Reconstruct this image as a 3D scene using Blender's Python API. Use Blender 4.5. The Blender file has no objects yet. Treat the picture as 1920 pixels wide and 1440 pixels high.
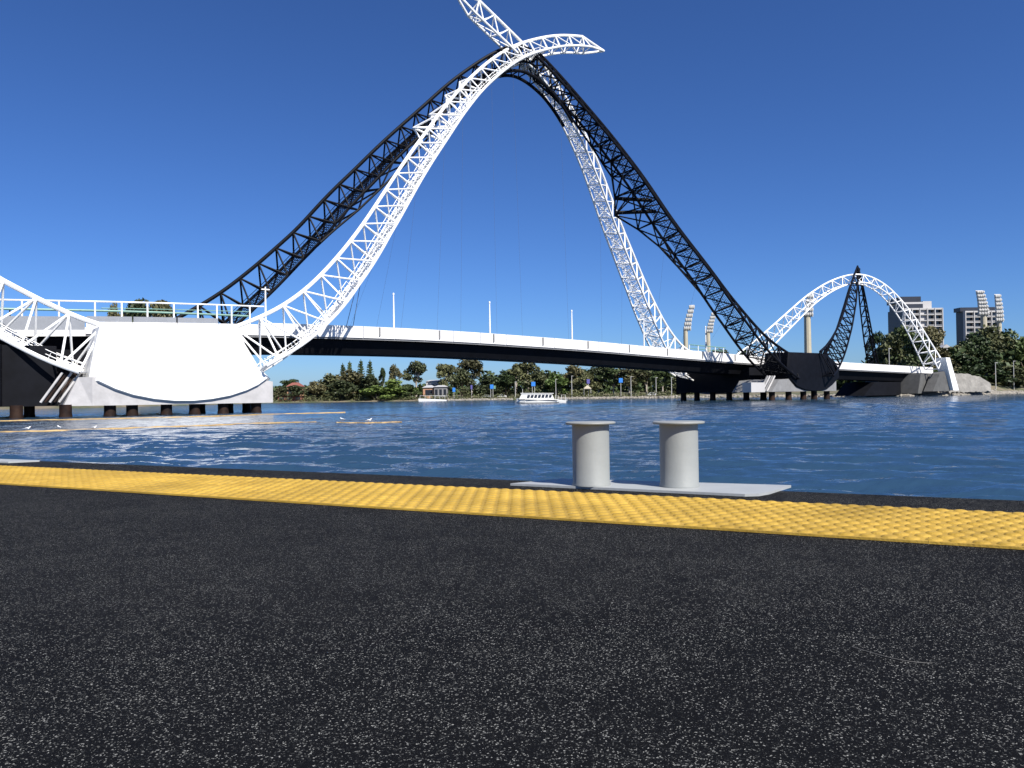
import bpy, math, random
import numpy as np
from math import radians as R, sin, cos, pi, atan2, hypot

SC = bpy.context.scene
COL = SC.collection

# ------------------------------------------------------------------ camera
EYE = 2.0                                   # eye height above the river
FPX = 1507.0                                # focal length in pixels of a 1920 px wide frame
cam = bpy.data.cameras.new('camera')
cam.sensor_width = 36.0
cam.lens = FPX / 1920 * 36
cam.clip_start = 0.05
cam.clip_end = 20000
cam_ob = bpy.data.objects.new('camera', cam)
COL.objects.link(cam_ob)
SC.camera = cam_ob
_p, _r = math.atan(21 / FPX), R(0.8)
from mathutils import Matrix, Vector
_F = Vector((0, cos(_p), sin(_p)))
_U0 = Vector((0, -sin(_p), cos(_p)))
_R0 = Vector((1, 0, 0))
_U = _U0 * cos(_r) + _R0 * sin(_r)
_X = _R0 * cos(_r) - _U0 * sin(_r)
m = Matrix.Identity(4)
for i in range(3):
    m[i][0], m[i][1], m[i][2] = _X[i], _U[i], -_F[i]
m[2][3] = EYE
cam_ob.matrix_world = m

# ------------------------------------------------------------------ sky, sun, exposure
SUN_DIR = Vector((0.59 * cos(R(46)), -0.807 * cos(R(46)), sin(R(46)))).normalized()   # towards the sun
world = bpy.data.worlds.new('World')
SC.world = world
world.use_nodes = True
wn = world.node_tree
bg = wn.nodes['Background']
sky = wn.nodes.new('ShaderNodeTexSky')
sky.sky_type = 'NISHITA'
sky.sun_disc = False
sky.sun_elevation = R(46)
sky.sun_rotation = math.atan2(SUN_DIR.x, SUN_DIR.y)
sky.altitude = 0
sky.air_density = 1.0
sky.dust_density = 0.2
sky.ozone_density = 6.0
# a clear polarised southern sky: slightly bluer than the model's, horizon taken a little higher
tcw = wn.nodes.new('ShaderNodeTexCoord')
mpw = wn.nodes.new('ShaderNodeMapping')
mpw.inputs['Location'].default_value = (0, 0, -0.012)
mpw.inputs['Scale'].default_value = (1, 1, 1.22)
wn.links.new(tcw.outputs['Generated'], mpw.inputs[0])
wn.links.new(mpw.outputs[0], sky.inputs[0])
tint = wn.nodes.new('ShaderNodeMix')
tint.data_type = 'RGBA'
tint.blend_type = 'MULTIPLY'
tint.inputs[0].default_value = 1
tint.inputs[7].default_value = (0.475, 0.695, 1.07, 1)
wn.links.new(sky.outputs[0], tint.inputs[6])
wn.links.new(tint.outputs[2], bg.inputs[0])
bg.inputs[1].default_value = 0.069
sun = bpy.data.lights.new('sun', 'SUN')
sun.energy = 5.0
sun.angle = R(0.53)
sun.color = (1.0, 0.95, 0.88)
sun_ob = bpy.data.objects.new('sun', sun)
COL.objects.link(sun_ob)
sun_ob.rotation_euler = (-SUN_DIR).to_track_quat('-Z', 'Y').to_euler()
sun_ob.location = (20, -30, 60)
SC.view_settings.view_transform = 'Standard'
SC.view_settings.look = 'None'
SC.view_settings.gamma = 1
SC.view_settings.use_curve_mapping = False
SC.view_settings.exposure = 0.68
SC.cycles.max_bounces = 6
SC.cycles.use_denoising = True

# ------------------------------------------------------------------ helpers
rnd = random.Random(7)
nr = np.random.default_rng(7)


def material(name, color, rough=0.6, var=0.0, vscale=3.0, metal=0.0, bump=0.0, bscale=20.0, spec=0.5, color2=None):
    """Principled material; the base colour wanders by noise between color*(1-var) and color*(1+var) (or color2)."""
    m = bpy.data.materials.new(name)
    m.use_nodes = True
    nt = m.node_tree
    b = nt.nodes['Principled BSDF']
    b.inputs['Base Color'].default_value = (*color, 1)
    b.inputs['Roughness'].default_value = rough
    b.inputs['Metallic'].default_value = metal
    b.inputs['Specular IOR Level'].default_value = spec
    if var or bump or color2:
        tc = nt.nodes.new('ShaderNodeTexCoord')
        if var or color2:
            n = nt.nodes.new('ShaderNodeTexNoise')
            n.inputs['Scale'].default_value = vscale
            n.inputs['Detail'].default_value = 5
            n.inputs['Roughness'].default_value = 0.65
            nt.links.new(tc.outputs['Object'], n.inputs['Vector'])
            cr = nt.nodes.new('ShaderNodeValToRGB')
            cr.color_ramp.elements[0].position = 0.32
            cr.color_ramp.elements[1].position = 0.68
            c1 = [max(0, c * (1 - var)) for c in color]
            c2 = color2 if color2 else [min(1, c * (1 + var)) for c in color]
            cr.color_ramp.elements[0].color = (*c1, 1)
            cr.color_ramp.elements[1].color = (*c2, 1)
            nt.links.new(n.outputs['Fac'], cr.inputs['Fac'])
            nt.links.new(cr.outputs['Color'], b.inputs['Base Color'])
        if bump:
            n2 = nt.nodes.new('ShaderNodeTexNoise')
            n2.inputs['Scale'].default_value = bscale
            n2.inputs['Detail'].default_value = 6
            nt.links.new(tc.outputs['Object'], n2.inputs['Vector'])
            bp = nt.nodes.new('ShaderNodeBump')
            bp.inputs['Strength'].default_value = bump
            bp.inputs['Distance'].default_value = 0.05
            nt.links.new(n2.outputs['Fac'], bp.inputs['Height'])
            nt.links.new(bp.outputs['Normal'], b.inputs['Normal'])
    return m


class MB:
    """Collects shapes (world coordinates) and links them as ONE mesh object."""
    def __init__(self):
        self.v, self.f = [], []

    def add(self, v, f):
        k = len(self.v)
        self.v += [tuple(map(float, p)) for p in v]
        self.f += [tuple(i + k for i in q) for q in f]
        return self

    def box(self, c, s, ax=None):
        c = np.array(c, float)
        ax = np.eye(3) if ax is None else np.array(ax, float)
        v = []
        for z in (-.5, .5):
            for x, y in ((-.5, -.5), (.5, -.5), (.5, .5), (-.5, .5)):
                v.append(c + ax[0] * x * s[0] + ax[1] * y * s[1] + ax[2] * z * s[2])
        return self.add(v, [(3, 2, 1, 0), (4, 5, 6, 7), (0, 1, 5, 4), (1, 2, 6, 5), (2, 3, 7, 6), (3, 0, 4, 7)])

    def tube(self, pts, r, n=6, cap=True):
        P = np.array(pts, float)
        m_ = len(P)
        rr = np.full(m_, r) if np.isscalar(r) else np.array(r, float)
        T = np.gradient(P, axis=0) if m_ > 2 else np.array([P[1] - P[0]] * 2)
        T /= np.linalg.norm(T, axis=1)[:, None] + 1e-12
        a = np.array([0, 0, 1.0]) if abs(T[0][2]) < 0.9 else np.array([1.0, 0, 0])
        v = []
        for i in range(m_):
            e1 = np.cross(T[i], a)
            e1 /= np.linalg.norm(e1) + 1e-12
            e2 = np.cross(T[i], e1)
            a = np.cross(e1, T[i])
            for k in range(n):
                an = 2 * pi * k / n
                v.append(P[i] + (e1 * cos(an) + e2 * sin(an)) * rr[i])
        f = []
        for i in range(m_ - 1):
            for k in range(n):
                k2 = (k + 1) % n
                f.append((i * n + k, i * n + k2, (i + 1) * n + k2, (i + 1) * n + k))
        if cap:
            f.append(tuple(range(n - 1, -1, -1)))
            f.append(tuple((m_ - 1) * n + k for k in range(n)))
        return self.add(v, f)

    def prism(self, poly, vec):
        n = len(poly)
        P = [np.array(p, float) for p in poly]
        vec = np.array(vec, float)
        return self.add(P + [p + vec for p in P],
                        [tuple(range(n)), tuple(range(2 * n - 1, n - 1, -1))] +
                        [(i, i + n, (i + 1) % n + n, (i + 1) % n) for i in range(n)])

    def lathe(self, c, prof, n=32):
        v, f = [], []
        for r_, z in prof:
            for k in range(n):
                v.append((c[0] + r_ * cos(2 * pi * k / n), c[1] + r_ * sin(2 * pi * k / n), c[2] + z))
        for i in range(len(prof) - 1):
            for k in range(n):
                k2 = (k + 1) % n
                f.append((i * n + k, i * n + k2, (i + 1) * n + k2, (i + 1) * n + k))
        f.append(tuple(range(n - 1, -1, -1)))
        f.append(tuple((len(prof) - 1) * n + k for k in range(n)))
        return self.add(v, f)

    def build(self, name, mat, parent=None, smooth=False, stuff=False, loc=None):
        o = wpos(parent) if parent else (np.array(loc, float) if loc is not None else np.zeros(3))
        me = bpy.data.meshes.new(name)
        me.from_pydata([tuple(np.array(p) - o) for p in self.v], [], self.f)
        me.update()
        if smooth:
            me.shade_smooth()
            me.set_sharp_from_angle(angle=R(35))
        ob = bpy.data.objects.new(name, me)
        if mat:
            me.materials.append(mat)
        COL.objects.link(ob)
        if parent:
            ob.parent = parent
        else:
            ob.location = tuple(o)
        WPOS[ob.name] = o
        if stuff:
            ob['kind'] = 'stuff'
        return ob


WPOS = {}


def wpos(o):
    return WPOS[o.name]


def tag(o, label=None, cat=None, group=None, kind=None):
    for k, v in (('label', label), ('category', cat), ('group', group), ('kind', kind)):
        if v:
            o[k] = v
    return o


def empty(name, loc, label=None, cat=None, group=None, kind=None):
    o = bpy.data.objects.new(name, None)
    o.empty_display_size = 0.2
    COL.objects.link(o)
    o.location = tuple(loc)
    WPOS[o.name] = np.array(loc, float)
    return tag(o, label, cat, group, kind)


def grid_mesh(name, V, nu, nv, mat, smooth=True):
    """V: (nu*nv, 3) array laid out row by row -> one quad sheet."""
    i = np.arange((nu - 1) * (nv - 1))
    a = (i // (nv - 1)) * nv + i % (nv - 1)
    q = np.stack([a, a + 1, a + nv + 1, a + nv], 1).astype(np.int32)
    me = bpy.data.meshes.new(name)
    me.vertices.add(len(V))
    me.vertices.foreach_set('co', V.astype(np.float32).ravel())
    me.loops.add(q.size)
    me.loops.foreach_set('vertex_index', q.ravel())
    me.polygons.add(len(q))
    me.polygons.foreach_set('loop_start', np.arange(0, q.size, 4, dtype=np.int32))
    me.polygons.foreach_set('use_smooth', np.full(len(q), smooth))
    me.update(calc_edges=True)
    me.materials.append(mat)
    o = bpy.data.objects.new(name, me)
    COL.objects.link(o)
    WPOS[o.name] = np.zeros(3)
    return o


def at(px, d):
    """East-west position of something seen at column px, d metres out."""
    return (px - 960) / FPX * d


def zz(px, y, d):
    """Height above the river of something seen at (px, y), d metres out."""
    return EYE + (741 - 0.014 * (px - 960) - y) / FPX * d


# ------------------------------------------------------------------ materials
M = {}
M['white'] = material('white_steel_paint', (0.83, 0.83, 0.81), 0.42, 0.025, 0.6)
M['black'] = material('black_steel_paint', (0.0035, 0.004, 0.0065), 0.55, 0.3, 0.8, spec=0.12)
M['girder_and_shade'] = material('black_girder_and_shade', (0.005, 0.0055, 0.008), 0.7, 0.3, 0.5, spec=0.12)  # black of the girder; on crossheads and abutment wall it stands for shade
M['slab'] = material('slab_concrete', (0.20, 0.20, 0.20), 0.8, 0.15, 0.7)
M['concrete'] = material('pale_concrete', (0.42, 0.41, 0.405), 0.85, 0.14, 0.6, bump=0.2, bscale=4)
M['fascia'] = material('white_fascia', (0.70, 0.69, 0.67), 0.5, 0.05, 0.4)
M['mesh'] = material('grey_balustrade', (0.22, 0.235, 0.26), 0.6, 0.08, 0.6)
M['pile'] = material('tarred_pile', (0.006, 0.006, 0.008), 0.7, 0.5, .6, color2=(0.035, 0.018, 0.011), spec=.15)
M['green'] = material('green_rail_paint', (0.13, 0.26, 0.21), 0.45, 0.15, 1.0)
M['dimconcrete'] = material('shaded_concrete', (0.085, 0.085, 0.082), 0.85, 0.25, 0.5, bump=.2, bscale=3)  # concrete darkened to carry the shade on the abutment faces
M['cable'] = material('grey_cable', (0.10, 0.11, 0.13), 0.5)
M['bollard'] = material('grey_bollard_paint', (0.24, 0.252, 0.243), 0.55, 0.05, 9.0, bump=0.03, bscale=90)
M['plate'] = material('pale_plate_paint', (0.32, 0.335, 0.335), 0.5, 0.06, 6.0, bump=0.04, bscale=70)
M['trim'] = material('edge_trim_metal', (0.55, 0.57, 0.60), 0.45, 0.25, 5.0)
M['foliage'] = None
M['trunk'] = material('bark', (0.13, 0.10, 0.075), 0.9, 0.35, 2.0)
M['pale_trunk'] = material('pale_bark', (0.36, 0.32, 0.27), 0.9, 0.3, 2.0)
M['rock'] = material('pale_rock', (0.235, 0.215, 0.18), 0.9, 0.35, 0.35)
M['brick'] = material('terracotta_brick', (0.42, 0.23, 0.14), 0.85, 0.2, 1.0)
M['redroof'] = material('red_roof', (0.22, 0.075, 0.055), 0.8, 0.2, 1.0)
M['roofwhite'] = material('white_roof_sheet', (0.42, 0.42, 0.42), 0.5, 0.08, 0.5)
M['glass'] = material('dark_glass', (0.025, 0.03, 0.04), 0.08)
M['boatwhite'] = material('boat_gelcoat', (0.80, 0.80, 0.78), 0.25, 0.05, 1.0)
M['blue'] = material('blue_sign_paint', (0.03, 0.20, 0.62), 0.5, 0.1, 2.0)
M['cream'] = material('cream_mast_paint', (0.42, 0.38, 0.28), 0.5, 0.08, 0.3)
M['lamp'] = material('lamp_housing', (0.50, 0.49, 0.46), 0.4, 0.15, 0.6)
M['darkclad_and_shade'] = material('dark_cladding_and_shade', (0.018, 0.022, 0.034), 0.45, 0.2, 0.2)  # dark roof crowns; also carries the shade of the tower flanks as colour
M['render'] = material('white_render', (0.44, 0.43, 0.42), 0.7, 0.06, 0.15)
M['orange'] = material('orange_boom_cover', (0.36, 0.235, 0.085), 0.6, 0.35, 1.4)
M['gull'] = material('gull_white', (0.78, 0.78, 0.77), 0.8, 0.05, 5)
M['gullgrey'] = material('gull_grey', (0.30, 0.31, 0.33), 0.8)
M['beak'] = material('gull_red', (0.45, 0.08, 0.03), 0.5)
M['car'] = material('car_white_paint', (0.7, 0.7, 0.7), 0.25)
M['tyre'] = material('tyre_rubber', (0.02, 0.02, 0.02), 0.8)


def leaf_material(name, c1, c2):
    m = bpy.data.materials.new(name)
    m.use_nodes = True
    nt = m.node_tree
    b = nt.nodes['Principled BSDF']
    b.inputs['Roughness'].default_value = 0.55
    b.inputs['Specular IOR Level'].default_value = 0.25
    tc = nt.nodes.new('ShaderNodeTexCoord')
    n = nt.nodes.new('ShaderNodeTexNoise')
    n.inputs['Scale'].default_value = 5.0
    n.inputs['Detail'].default_value = 4
    nt.links.new(tc.outputs['Object'], n.inputs['Vector'])
    oi = nt.nodes.new('ShaderNodeObjectInfo')
    ad = nt.nodes.new('ShaderNodeMath')
    ad.operation = 'MULTIPLY_ADD'
    ad.inputs[1].default_value = 0.5
    nt.links.new(oi.outputs['Random'], ad.inputs[0])
    ad.inputs[2].default_value = -0.25
    a2 = nt.nodes.new('ShaderNodeMath')
    nt.links.new(n.outputs['Fac'], a2.inputs[0])
    nt.links.new(ad.outputs[0], a2.inputs[1])
    cr = nt.nodes.new('ShaderNodeValToRGB')
    cr.color_ramp.elements[0].position = 0.3
    cr.color_ramp.elements[1].position = 0.75
    cr.color_ramp.elements[0].color = (*c1, 1)
    cr.color_ramp.elements[1].color = (*c2, 1)
    nt.links.new(a2.outputs[0], cr.inputs['Fac'])
    nt.links.new(cr.outputs['Color'], b.inputs['Base Color'])
    return m


M['leaf_gum'] = leaf_material('gum_leaves', (0.0454, 0.0579, 0.0251), (0.1320, 0.1357, 0.0603))
M['leaf_dark'] = leaf_material('dark_leaves', (0.0278, 0.0454, 0.0176), (0.0755, 0.1033, 0.0352))
M['leaf_green'] = leaf_material('bright_leaves', (0.0629, 0.1006, 0.0251), (0.1446, 0.1949, 0.0477))
M['leaf_brown'] = leaf_material('olive_brown_leaves', (0.0608, 0.0608, 0.0291), (0.1427, 0.1295, 0.0608))


def rubber_material():
    m = bpy.data.materials.new('black_rubber_granule')
    m.use_nodes = True
    nt = m.node_tree
    b = nt.nodes['Principled BSDF']
    tc = nt.nodes.new('ShaderNodeTexCoord')
    # warp so that the granules are not neat cells
    nz = nt.nodes.new('ShaderNodeTexNoise')
    nz.inputs['Scale'].default_value = 260
    nz.inputs['Detail'].default_value = 2
    nt.links.new(tc.outputs['Object'], nz.inputs['Vector'])
    mx = nt.nodes.new('ShaderNodeMix')
    mx.data_type = 'VECTOR'
    mx.factor_mode = 'UNIFORM'
    mx.inputs[0].default_value = 0.005
    nt.links.new(tc.outputs['Object'], mx.inputs[4])
    nt.links.new(nz.outputs['Color'], mx.inputs[5])
    vo = nt.nodes.new('ShaderNodeTexVoronoi')
    vo.inputs['Scale'].default_value = 690
    nt.links.new(mx.outputs[1], vo.inputs['Vector'])
    sep = nt.nodes.new('ShaderNodeSeparateColor')
    nt.links.new(vo.outputs['Color'], sep.inputs[0])
    # patchy density of pale chips
    n2 = nt.nodes.new('ShaderNodeTexNoise')
    n2.inputs['Scale'].default_value = 7
    n2.inputs['Detail'].default_value = 5
    n2.inputs['Roughness'].default_value = 0.7
    nt.links.new(tc.outputs['Object'], n2.inputs['Vector'])
    th = nt.nodes.new('ShaderNodeMapRange')
    th.inputs[1].default_value = 0.3
    th.inputs[2].default_value = 0.7
    th.inputs[3].default_value = 0.925
    th.inputs[4].default_value = 0.77
    nt.links.new(n2.outputs['Fac'], th.inputs[0])
    gt = nt.nodes.new('ShaderNodeMath')
    gt.operation = 'GREATER_THAN'
    nt.links.new(sep.outputs[0], gt.inputs[0])
    nt.links.new(th.outputs[0], gt.inputs[1])
    # each chip has its own grey
    ch = nt.nodes.new('ShaderNodeValToRGB')
    ch.color_ramp.elements[0].color = (0.016, 0.016, 0.017, 1)
    ch.color_ramp.elements[1].color = (0.31, 0.312, 0.29, 1)
    e = ch.color_ramp.elements.new(0.55)
    e.color = (0.030, 0.032, 0.031, 1)
    nt.links.new(sep.outputs[1], ch.inputs['Fac'])
    bl = nt.nodes.new('ShaderNodeValToRGB')
    bl.color_ramp.elements[0].color = (0.0025, 0.0025, 0.003, 1)
    bl.color_ramp.elements[1].color = (0.0050, 0.0052, 0.0056, 1)
    nt.links.new(sep.outputs[2], bl.inputs['Fac'])
    mc = nt.nodes.new('ShaderNodeMix')
    mc.data_type = 'RGBA'
    nt.links.new(gt.outputs[0], mc.inputs[0])
    nt.links.new(bl.outputs['Color'], mc.inputs[6])
    nt.links.new(ch.outputs['Color'], mc.inputs[7])
    nt.links.new(mc.outputs[2], b.inputs['Base Color'])
    b.inputs['Roughness'].default_value = 0.85
    b.inputs['Specular IOR Level'].default_value = 0.08
    bp = nt.nodes.new('ShaderNodeBump')
    bp.inputs['Strength'].default_value = 0.55
    bp.inputs['Distance'].default_value = 0.002
    nt.links.new(vo.outputs['Distance'], bp.inputs['Height'])
    nt.links.new(bp.outputs['Normal'], b.inputs['Normal'])
    return m


M['rubber'] = rubber_material()
def tactile_material(name, c1, c2):
    m = material(name, c1, 0.65, 0.0, 9.0, bump=0.15, bscale=150, color2=c2, spec=.3)
    nt = m.node_tree
    b = nt.nodes['Principled BSDF']
    src = b.inputs['Base Color'].links[0].from_socket
    oi = nt.nodes.new('ShaderNodeObjectInfo')
    geo = nt.nodes.new('ShaderNodeNewGeometry')
    n = nt.nodes.new('ShaderNodeTexNoise')
    n.inputs['Scale'].default_value = 3.2
    n.inputs['Detail'].default_value = 9
    n.inputs['Roughness'].default_value = 0.72
    nt.links.new(geo.outputs['Position'], n.inputs['Vector'])
    r = nt.nodes.new('ShaderNodeMapRange')
    r.inputs[1].default_value, r.inputs[2].default_value = 0.36, 0.62
    r.inputs[3].default_value, r.inputs[4].default_value = 0.72, 1.06
    nt.links.new(n.outputs['Fac'], r.inputs[0])
    r2 = nt.nodes.new('ShaderNodeMapRange')
    r2.inputs[3].default_value, r2.inputs[4].default_value = 0.90, 1.08
    nt.links.new(oi.outputs['Random'], r2.inputs[0])
    mu = nt.nodes.new('ShaderNodeMath')
    mu.operation = 'MULTIPLY'
    nt.links.new(r.outputs[0], mu.inputs[0])
    nt.links.new(r2.outputs[0], mu.inputs[1])
    v = nt.nodes.new('ShaderNodeVectorMath')
    v.operation = 'SCALE'
    nt.links.new(src, v.inputs[0])
    nt.links.new(mu.outputs[0], v.inputs['Scale'])
    nt.links.new(v.outputs[0], b.inputs['Base Color'])
    return m


M['yellow'] = tactile_material('yellow_tactile_rubber', (0.385, 0.240, 0.032), (0.45, 0.292, 0.050))


def water_material():
    m = bpy.data.materials.new('river_water')
    m.use_nodes = True
    nt = m.node_tree
    b = nt.nodes['Principled BSDF']
    b.inputs['Base Color'].default_value = (0.020, 0.050, 0.092, 1)
    b.inputs['Roughness'].default_value = 0.09
    b.inputs['IOR'].default_value = 1.333
    tc = nt.nodes.new('ShaderNodeTexCoord')
    mp = nt.nodes.new('ShaderNodeMapping')
    mp.inputs['Scale'].default_value = (0.55, 1.0, 1.0)
    nt.links.new(tc.outputs['Object'], mp.inputs['Vector'])
    prev = None
    for sc_, dist, st in ((0.22, 0.5, 0.30), (1.3, 0.16, 0.55), (5.0, 0.045, 0.8)):
        n = nt.nodes.new('ShaderNodeTexNoise')
        n.inputs['Scale'].default_value = sc_
        n.inputs['Detail'].default_value = 3
        nt.links.new(mp.outputs['Vector'], n.inputs['Vector'])
        bp = nt.nodes.new('ShaderNodeBump')
        bp.inputs['Strength'].default_value = st
        bp.inputs['Distance'].default_value = dist
        nt.links.new(n.outputs['Fac'], bp.inputs['Height'])
        if prev:
            nt.links.new(prev.outputs['Normal'], bp.inputs['Normal'])
        prev = bp
    nt.links.new(prev.outputs['Normal'], b.inputs['Normal'])
    return m


M['water'] = water_material()

# ------------------------------------------------------------------ river
az = np.concatenate([np.linspace(R(-105), R(-46), 90), np.linspace(R(-45.8), R(45.8), 640), np.linspace(R(46), R(105), 90)])
rr_ = np.concatenate([np.geomspace(5.0, 420.0, 720), np.geomspace(440, 9000, 30)])
A, RR = np.meshgrid(az, rr_)
X = (RR * np.sin(A)).ravel()
Y = (RR * np.cos(A)).ravel()
Zw = np.zeros_like(X)
step = np.maximum(RR.ravel() * np.where(np.abs(A.ravel()) < R(45.9), R(.1434), R(.66)), RR.ravel() * 0.0062)
for k in range(90):
    lam = 0.42 * (3.4 / 0.42) ** (nr.random() ** 1.25)
    th = R(-100) + nr.normal() * R(19)           # waves run towards the jetty
    kk = 2 * pi / lam
    amp = 0.0054 * lam * (0.5 + nr.random())
    fade = np.clip((lam / step - 2.2) / 2.0, 0, 1)
    ph = kk * (X * cos(th) + Y * sin(th)) + nr.random() * 6.283
    Zw += fade * amp * (np.sin(ph) + 0.25 * np.sin(2 * ph + 1.57))
gust = 0.65 + 0.5 * np.sin(X * 0.05 + 1.3 + 0.6 * np.sin(Y * 0.03)) * np.sin(Y * 0.045 + 0.4)
Zw *= np.clip(gust, 0.55, 1.25)
water = grid_mesh('river_water', np.stack([X, Y, Zw], 1), len(rr_), len(az), M['water'])
tag(water, kind='structure')

# ------------------------------------------------------------------ far bank
SH = np.array([(-4000, 420), (-900, 260), (0, 225), (200, 240), (350, 290), (515, 350), (700, 362), (900, 355), (1060, 345),
               (1260, 318), (1400, 300), (1500, 275), (1600, 255), (1700, 243), (1760, 246), (1800, 252), (1900, 290),
               (2100, 330), (2600, 400), (6000, 500)], float)


def shore(x, y):
    return np.interp(960 + x / np.maximum(y, 1) * FPX, SH[:, 0], SH[:, 1])


def ground_z(x, y):
    off = y - shore(x, y)
    px = 960 + x / max(y, 1) * FPX
    h = np.interp(off, [-6, 0, 3, 9, 40, 150, 1500, 9000], [-1.6, -0.05, 0.35, 0.8, 1.6, 4.0, 13.0, 30.0])
    left = max(0, 1 - abs(px - 150) / 330) * np.interp(off, [5, 40], [0, 8])
    right = np.interp(px, [1560, 1800], [0, 1]) * np.interp(off, [6, 50], [0, 4.5])
    return float(h + left + right)


def bank_material():
    m = bpy.data.materials.new('river_bank')
    m.use_nodes = True
    nt = m.node_tree
    b = nt.nodes['Principled BSDF']
    b.inputs['Roughness'].default_value = 0.95
    tc = nt.nodes.new('ShaderNodeTexCoord')
    n = nt.nodes.new('ShaderNodeTexNoise')
    n.inputs['Scale'].default_value = 0.12
    n.inputs['Detail'].default_value = 8
    nt.links.new(tc.outputs['Object'], n.inputs['Vector'])
    cr = nt.nodes.new('ShaderNodeValToRGB')
    cr.color_ramp.elements[0].position = 0.40
    cr.color_ramp.elements[0].color = (0.17, 0.14, 0.095, 1)
    cr.color_ramp.elements[1].position = 0.60
    cr.color_ramp.elements[1].color = (0.06, 0.075, 0.03, 1)
    nt.links.new(n.outputs['Fac'], cr.inputs['Fac'])
    nt.links.new(cr.outputs['Color'], b.inputs['Base Color'])
    return m


M['bank'] = bank_material()
cols_ = np.concatenate([np.linspace(-4000, -100, 30), np.linspace(0, 2000, 160), np.linspace(2100, 6000, 25)])
offs = np.array([-8, -2, 0, 1.5, 3, 6, 9, 15, 25, 40, 80, 150, 400, 1500, 8500.])
V = []
for o in offs:
    for c in cols_:
        y = np.interp(c, SH[:, 0], SH[:, 1]) + o
        x = (c - 960) / FPX * y
        V.append((x, y, ground_z(x, y) + (nr.normal() * 0.12 if 0 < o < 30 else 0)))
tag(grid_mesh('riverbank', np.array(V), len(offs), len(cols_), M['bank']), kind='structure')

# ------------------------------------------------------------------ jetty
JZ = EYE - 0.363
E1 = np.array([0.889, -0.457, 0.0])     # along the jetty edge
E2 = np.array([0.457, 0.889, 0.0])      # out towards the water
UP = np.array([0, 0, 1.0])


def J(a, b_, z=0.0):
    return E1 * a + E2 * b_ + UP * (JZ + z)


EDGE = 3.06
jd = MB()
jd.prism([J(-14, -6), J(9, -6), J(9, EDGE), J(-14, EDGE)], (0, 0, -0.30))
jd.f = [tuple(reversed(q)) for q in jd.f]
tag(jd.build('jetty_deck', M['rubber']), kind='structure')
et = MB()
et.prism([J(-14, EDGE + .002, -.012), J(9, EDGE + .002, -.012), J(9, EDGE + .022, -.012), J(-14, EDGE + .022, -.012)], (0, 0, -0.25))
tag(et.build('jetty_edge_trim', M['trim']), 'thin pale metal strip along the outer edge of the black jetty', 'edge trim', kind='structure')

# yellow tactile paving: 290 mm tiles with domes, two rows
TS = 0.29
tile = MB()
g = 0.0001
hs = TS / 2 - g
tile.add([(-hs, -hs, 0), (hs, -hs, 0), (hs, hs, 0), (-hs, hs, 0), (-hs + .0005, -hs + .0005, .006), (hs - .0005, -hs + .0005, .006),
          (hs - .0005, hs - .0005, .006), (-hs + .0005, hs - .0005, .006)],
         [(4, 5, 6, 7), (0, 1, 5, 4), (1, 2, 6, 5), (2, 3, 7, 6), (3, 0, 4, 7)])
for i in range(6):
    for j in range(6):
        cx = (i - 2.5 + (.25 if j % 2 else -.25)) * TS / 6
        cy = (j - 2.5) * TS / 6
        ring = []
        prof = [(.0195, .006), (.0165, .0088), (.0100, .0104)]
        for r_, z in prof:
            ring += [(cx + r_ * cos(2 * pi * k / 10), cy + r_ * sin(2 * pi * k / 10), z) for k in range(10)]
        ff = []
        for q in range(2):
            for k in range(10):
                ff.append((q * 10 + k, q * 10 + (k + 1) % 10, q * 10 + 10 + (k + 1) % 10, q * 10 + 10 + k))
        ff.append(tuple(range(20, 30)))
        tile.add(ring, ff)
strip = empty('tactile_strip', J(-2, 2.125), 'yellow tactile warning strip of domed tiles running along the black jetty', 'tactile paving')
t0 = tile.build('tactile_tile', M['yellow'], smooth=True)
me_tile = t0.data
ang = atan2(E1[1], E1[0])
first = True
for row in range(2):
    for k in range(-40, 24):
        o = t0 if first else t0.copy()
        if not first:
            COL.objects.link(o)
        first = False
        o.parent = strip
        p = J((k + .5) * TS + 0, 2.125 + (row + .5) * TS, 0.001 + rnd.uniform(0, .0003)) - wpos(strip)
        o.location = tuple(p)
        o.rotation_euler = (rnd.uniform(-.001, .001), rnd.uniform(-.001, .001), ang)

# mooring plate with its two bollards, and the end of a second plate far left
def plate(name, pts, label):
    P = [np.array((x, y, JZ + 0.001)) for x, y in pts]
    mb = MB()
    mb.prism(P, (0, 0, 0.009))
    mb.f = [tuple(reversed(q)) for q in mb.f]
    return tag(mb.build(name, M['plate'], loc=P[0]), label, 'mooring plate')


pl = plate('mooring_plate', [(-.012, 3.225), (.05, 3.195), (.80, 2.812), (.865, 2.795), (.92, 2.82), (1.055, 3.035), (1.0, 2.985), (.19, 3.40)][:2] +
           [(.80, 2.785), (.85, 2.79), (.90, 2.835), (1.045, 3.03), (.20, 3.385)],
           'pale grey steel plate with slanted ends under the two bollards')
plate('mooring_plate', [(-3.75, 5.05), (-3.0, 4.78), (-2.86, 4.86), (-3.6, 5.22)], 'pale grey steel plate at the far left jetty corner, without bollards in view')
for (x, y, s_), lab in zip(((.303, 3.13, 1.0), (.628, 3.045, 1.0)),
                           ('grey mooring bollard with flat round cap, nearer the middle of the jetty', 'grey mooring bollard with flat round cap, nearer the slanted right plate end')):
    bl = empty('mooring_bollard', (x, y, JZ + .010), lab, 'bollard', 'twin mooring bollards on the plate')
    z0 = JZ + .010
    b1 = MB().lathe((x, y, z0), [(.0745, 0), (.0745, .006), (.0718, .011), (.0718, .236)], 48)
    b1.build('post', M['bollard'], bl, smooth=True)
    b2 = MB().lathe((x, y, z0 + .236), [(.093, 0), (.0965, .002), (.0975, .005), (.0965, .008), (.092, .010)], 48)
    b2.build('cap', M['bollard'], bl, smooth=True)

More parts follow.
